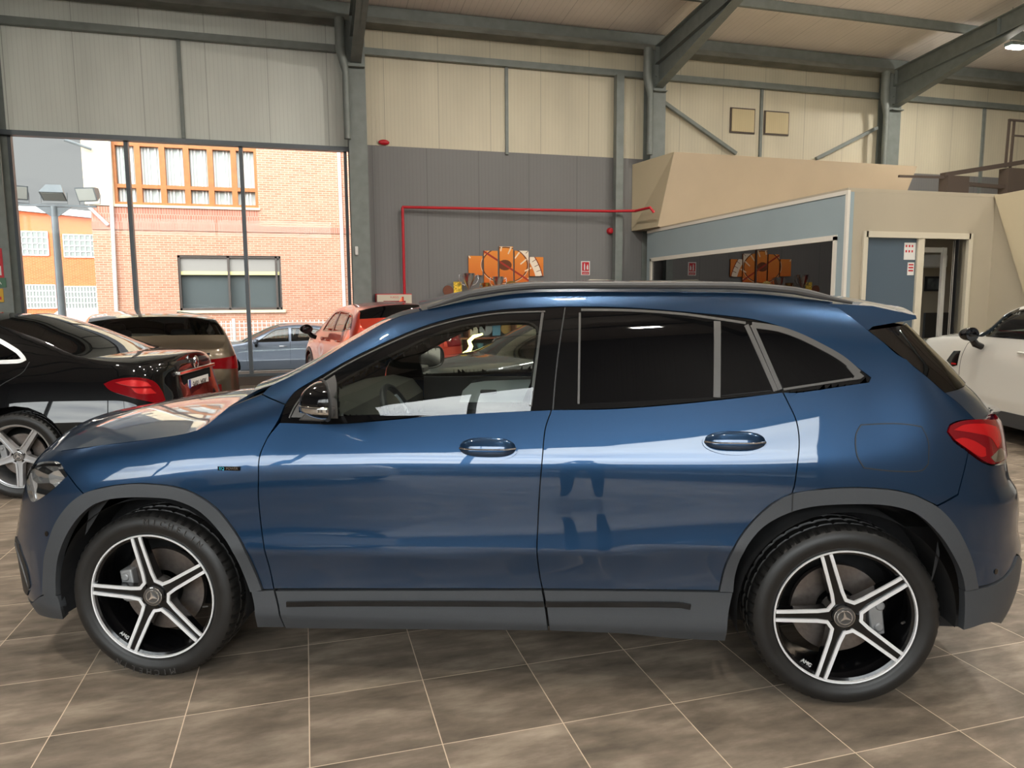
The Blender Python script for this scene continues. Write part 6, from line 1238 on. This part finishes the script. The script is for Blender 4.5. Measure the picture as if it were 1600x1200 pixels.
rel(m, O_).build('vertical_blinds', MT['whitepaint'], t, smooth=False); t.children[-1]['kind'] = 'stuff'
m = MB(); fx = [GX0, GX0 + (GX1 - GX0) * .47, GX0 + (GX1 - GX0) * .94, GX1 - .06]
for x in fx: m.box((x, BY + .04, GZ0), (x + .07, BY + .2, GZ1))
for z in (GZ0, GZ1 - .08): m.box((GX0, BY + .04, z), (GX1, BY + .2, z + .08))
rel(m, O_).build('ground_window_frame', MT['brown'], t, smooth=False); B((GX0, BY + .1, GZ1 - .66), (GX1, BY + .22, GZ1 - .54), principled('yellow_blind_rail', srgb(220, 210, 150), .5), 'blind_rail'); B((GX0, BY + .12, GZ1 - .55), (GX1, BY + .22, GZ1), principled('grey_blind', srgb(150, 145, 138), .5), 'roller_blind')
for (a, c) in (((171, 222), (183, 487)), ((529, 238), (538, 478))):
    p = gz(*a); q = gz(*c); m = MB(); m.tube([(p[0], BY - .08, 8.4), (p[0], BY - .08, p[2]), (q[0], BY - .08, q[2]), (q[0], BY - .08, GZ)], .06, 10); rel(m, O_).build('rain_pipe', MT['whitepaint'], t)
p = gz(138, 322); q = gz(170, 352); m = MB(); m.tube([(p[0], BY - .06, p[2]), (q[0], BY - .08, q[2])], .05, 8); rel(m, O_).build('rain_pipe', MT['whitepaint'], t)
# orange brick shed
OY_ = 45; t = empty('orange_building', (-13, OY_, GZ), 0, 'orange brick building with white gridded windows behind the floodlight mast', 'building'); O_ = (-13, OY_, GZ)
m = MB(); m.add([(-30, OY_, GZ), (-4, OY_, GZ), (-4, OY_, 5.5), (-30, OY_, 7.8), (-30, OY_ + 10, GZ), (-4, OY_ + 10, GZ), (-4, OY_ + 10, 5.5), (-30, OY_ + 10, 7.8)], [(0, 1, 2, 3), (7, 6, 5, 4), (0, 4, 5, 1), (1, 5, 6, 2), (2, 6, 7, 3), (3, 7, 4, 0)]); rel(m, O_).build('brick_wall', MT['brickor'], t, smooth=False)
m = MB(); m.add([(-30, OY_ - .3, 7.8), (-4, OY_ - .3, 5.5), (-4, OY_ + 10, 6.3), (-30, OY_ + 10, 8.6), (-30, OY_ - .3, 8.15), (-4, OY_ - .3, 5.85), (-4, OY_ + 10, 6.65), (-30, OY_ + 10, 8.95)], [(3, 2, 1, 0), (4, 5, 6, 7), (0, 1, 5, 4), (1, 2, 6, 5), (2, 3, 7, 6), (3, 0, 4, 7)]); rel(m, O_).build('roof', MT['whitepaint'], t, smooth=False)
for (x0, x1, z0, z1, nx, nz) in ((-15.2, -13.23, 4.10, 5.35, 8, 4), (-12.48, -10.9, 4.02, 5.22, 6, 4), (-15.2, -13.05, 1.25, 2.50, 14, 4), (-12.61, -10.9, 1.22, 2.42, 11, 4)):
    m = MB(); m.box((x0, OY_ - .04, z0), (x1, OY_ + .0, z1)); w_ = rel(m, O_).build('window', principled('grey_pane', srgb(135, 140, 135), .4) if 'gp' not in MT else MT['gp'], t, smooth=False); m = MB()
    for i in range(nx + 1): x = x0 + (x1 - x0) * i / nx; m.box((x - .025, OY_ - .08, z0), (x + .025, OY_ - .03, z1))
    for i in range(nz + 1): z = z0 + (z1 - z0) * i / nz; m.box((x0, OY_ - .08, z - .025), (x1, OY_ - .03, z + .025))
    rel(m, O_).build('window_bars', MT['whitepaint'], w_, smooth=False)
# floodlight mast
t = empty('floodlight_mast', (-5.70, 20, GZ), 0, 'galvanised mast carrying three floodlights outside', 'mast')
m = MB(); m.tube([(0, 0, 0), (0, 0, 4.32)], [.10, .075], 14); m.build('pole', MT['galv'], t); m = MB(); m.bar((-.95, 0, 4.33), (.92, 0, 4.33), .06, .05); m.build('crossbar', MT['galv'], t, smooth=False); m = MB(); m.prism([(-.38, 4.30), (.38, 4.30), (.05, 4.05), (-.05, 4.05)], -.02, .02); m.build('bracket', MT['galv'], t, smooth=False)
def flood(dx, tilt, yaw, label):
    f = empty('floodlight', (-5.70 + dx, 20, GZ + 4.36), math.radians(yaw), label, 'floodlight', 'floodlights on the mast'); Rm = Matrix.Translation((0, 0, .28)) @ Matrix.Rotation(math.radians(tilt), 4, 'X')
    m = MB(); m.add([tuple(Rm @ Vector(p)) for p in ((-.26, -.12, -.17), (.26, -.12, -.17), (.26, -.12, .17), (-.26, -.12, .17), (-.16, .16, -.09), (.16, .16, -.09), (.16, .16, .09), (-.16, .16, .09))], [(0, 1, 2, 3), (7, 6, 5, 4), (0, 4, 5, 1), (1, 5, 6, 2), (2, 6, 7, 3), (3, 7, 4, 0)]); m.build('housing', MT['galv'], f, smooth=False)
    m = MB(); m.box((-.23, -.13, -.14), (.23, -.121, .14), Rm); m.build('front_glass', principled('floodlight_glass', srgb(205, 205, 195), .15), f, smooth=False); m = MB()
    m.tube([(-.28, 0, .28), (-.28, 0, .02), (.28, 0, .02), (.28, 0, .28)], .012, 6); m.build('yoke', MT['galv'], f)
flood(-.80, 20, 25, 'left floodlight on the mast'); flood(.02, 60, 0, 'middle floodlight on the mast, tipped down'); flood(.78, 20, -25, 'right floodlight on the mast')
a = at(100, 218, 1, 26.6); c = at(143, 233, 1, 26.90); m = MB(); m.tube([tuple(a), tuple(c)], .05, 8); thing1('street_lamp_arm', m, MT['galv'], 'grey lamp arm reaching out from the stone corner of the brick building', 'street lamp')
# white mesh fence
FY = 23.5; t = empty('mesh_fence', (0, FY, GZ), 0, 'white mesh fence in front of the brick building', 'fence'); m = MB()
for i in range(92): x = -5.2 + .13 * i; m.box((x, -.008, .25), (x + .028, .008, 1.43))
for i in range(9): z = .3 + .13 * i; m.box((-5.2, -.012, z), (6.8, -.004, z + .025))
o = m.build('mesh_panel', MT['whitepaint'], t, smooth=False); o['kind'] = 'stuff'
for x in (-5.0, -2.15, .7, 3.55, 6.4): m = MB(); m.box((x, -.05, 0), (x + .09, .04, 1.50)); m.build('post', MT['whitepaint'], t, smooth=False)
m = MB(); m.box((-5.2, -.1, 0), (6.8, .1, .24)); m.build('kerb', MT['stone'], t, smooth=False)
# white van beyond
t = empty('white_van', (-8.6, 29.5, GZ), 0, 'white van roof showing above the black saloon outside', 'van'); p0 = at(76, 500, 1, 29.5)[0] + 8.6; p1 = at(147, 500, 1, 29.5)[0] + 8.6; zt = at(110, 482, 1, 29.5)[2] - GZ
m = MB(); m.prism([(p0 - .3, .35), (p0 - .25, zt - .8), (p0 + .15, zt - .2), (p0 + .4, zt), (p1 + .2, zt), (p1 + .3, zt - .1), (p1 + .3, .35)], -.0, 1.9); m.build('van_body', MT['whitepaint'], t, bevel=.06)
for x in (p0 + .4, p1 - .1):
    w = make_wheel(R=.34, r=.22, W=.2, parent=t, style='plain', detail=False); w.location = (x, .1, .34)
# pale street facade added to block low sky light, seen only in reflections
t = empty('added_street_facade', (-10, -30, -.14), 0, 'low pale light-blocking building added across the street behind the viewer', 'building'); O_ = (-10, -30, -.14)
m = MB(); m.box((-60, -34, -.14), (40, -30, 6.4)); rel(m, O_).build('facade_wall', MT['stone'], t, smooth=False)
for i in range(12):
    m = MB(); m.box((-55 + 7.6 * i, -30.1, 1.2), (-51 + 7.6 * i, -29.9, 3.4)); rel(m, O_).build('facade_window', MT['windark'], t, smooth=False)
# ------------------------------------------------------------------ the photographer, mirrored in the doors of the blue car
def skinned_chain(name, pts, edges, rad, mat, parent=None, sub=2, root=0):
    me = bpy.data.meshes.new(name); me.from_pydata([Vector(p) for p in pts], edges, []); o = bpy.data.objects.new(name, me); COL.objects.link(o)
    if parent is not None: o.parent = parent
    sk = o.modifiers.new('skin', 'SKIN'); sk.use_smooth_shade = True
    for i, v in enumerate(me.skin_vertices[0].data): r = rad[i]; v.radius = r if isinstance(r, tuple) else (r, r); v.use_root = (i == root)
    ss = o.modifiers.new('sub', 'SUBSURF'); ss.levels = sub; ss.render_levels = sub; me.materials.append(mat); return o
cloth = principled('dark_jacket_cloth', (.02, .022, .028), .85); jeans = principled('dark_trousers', (.018, .022, .035), .85); skin = principled('skin', (.45, .26, .18), .5)
PYW = -math.radians(15.94); pe = empty('person', (-.085, -.36, 0), PYW, 'person in a dark jacket holding up a phone, mirrored in the blue doors', 'person')
PT = [(0, 0, .94), (0, 0, 1.10), (0, .01, 1.30), (0, .01, 1.42), (0, .02, 1.50),            # pelvis, waist, chest, neck base, neck
      (-.11, .01, 1.41), (-.22, .0, 1.37), (-.26, .10, 1.20), (-.12, .26, 1.42),           # left shoulder, elbow, wrist
      (.11, .01, 1.41), (.22, .0, 1.37), (.26, .10, 1.20), (.12, .26, 1.42),
      (-.10, 0, .88), (-.12, .02, .50), (-.13, -.02, .10), (-.14, .12, .04), (.10, 0, .88), (.12, .02, .50), (.13, -.02, .10), (.14, .12, .04)]
ED_ = [(0, 1), (1, 2), (2, 3), (3, 4), (3, 5), (5, 6), (6, 7), (7, 8), (3, 9), (9, 10), (10, 11), (11, 12), (0, 13), (13, 14), (14, 15), (15, 16), (0, 17), (17, 18), (18, 19), (19, 20)]
RD = [(.19, .14), (.19, .14), (.21, .14), (.10, .08), (.055, .055), (.08, .07), (.065, .06), (.048, .045), (.03, .028), (.08, .07), (.065, .06), (.048, .045), (.03, .028), (.10, .09), (.065, .065), (.042, .045), (.04, .035), (.10, .09), (.065, .065), (.042, .045), (.04, .035)]
bd_ = skinned_chain('body', PT, ED_, RD, cloth, pe)
hd_ = MB(); hd_.sphere((0, .03, 1.62), .1, 24, 16, (.76, .95, 1.18)); hd_.sphere((0, .128, 1.605), .016, 10, 8, (.8, 1, 1.4)); hd_.sphere((-.078, .02, 1.61), .02, 8, 6, (.4, .8, 1.4)); hd_.sphere((.078, .02, 1.61), .02, 8, 6, (.4, .8, 1.4)); hd_.build('head', skin, pe, auto=80)
for s in (-1, 1):
    e = MB(); e.sphere((s * .03, .112, 1.635), .011, 10, 8); e.build('eye', MT['white'], pe, auto=80)
    hp_ = [(s * .115, .27, 1.43), (s * .095, .30, 1.48), (s * .085, .315, 1.505)]
    skinned_chain('palm', hp_, [(0, 1), (1, 2)], [.024, (.034, .018), (.030, .014)], skin, pe)
    for k in range(4): z0 = 1.545 - .02 * k; skinned_chain('finger', [(s * .085, .312, z0 - .02), (s * .088, .335, z0), (s * .074, .350, z0 + .004), (s * .058, .352, z0 + .004)], [(0, 1), (1, 2), (2, 3)], [.009, .0085, .008, .007], skin, pe, 1)
    skinned_chain('thumb', [(s * .09, .30, 1.48), (s * .075, .30, 1.51), (s * .05, .318, 1.525)], [(0, 1), (1, 2)], [.011, .010, .008], skin, pe, 1)
mth = MB(); mth.tube([(-.022, .121, 1.572), (0, .127, 1.570), (.022, .121, 1.572)], .005, 8); mth.build('mouth', principled('lips', (.35, .12, .10), .5), pe)
hr = MB(); hr.lathe([(.0005, .125), (.045, .118), (.078, .085), (.090, .03), (.086, -.02), (.075, -.05)], 24, (0, .015, 1.625), 'z', math.radians(-25 - 180 + 0), math.radians(25)); hr.build('hair', principled('dark_hair', (.02, .014, .01), .6), pe, auto=80)
ph = MB(); ph.box((-.078, .326, 1.508), (.078, .334, 1.582)); o = ph.build('mobile_phone', MT['blackgloss'], bevel=.003); o.location = pe.location; o.rotation_euler = (0, 0, PYW); tag(o, 'black mobile phone held up by the person, mirrored in the blue doors', 'phone')
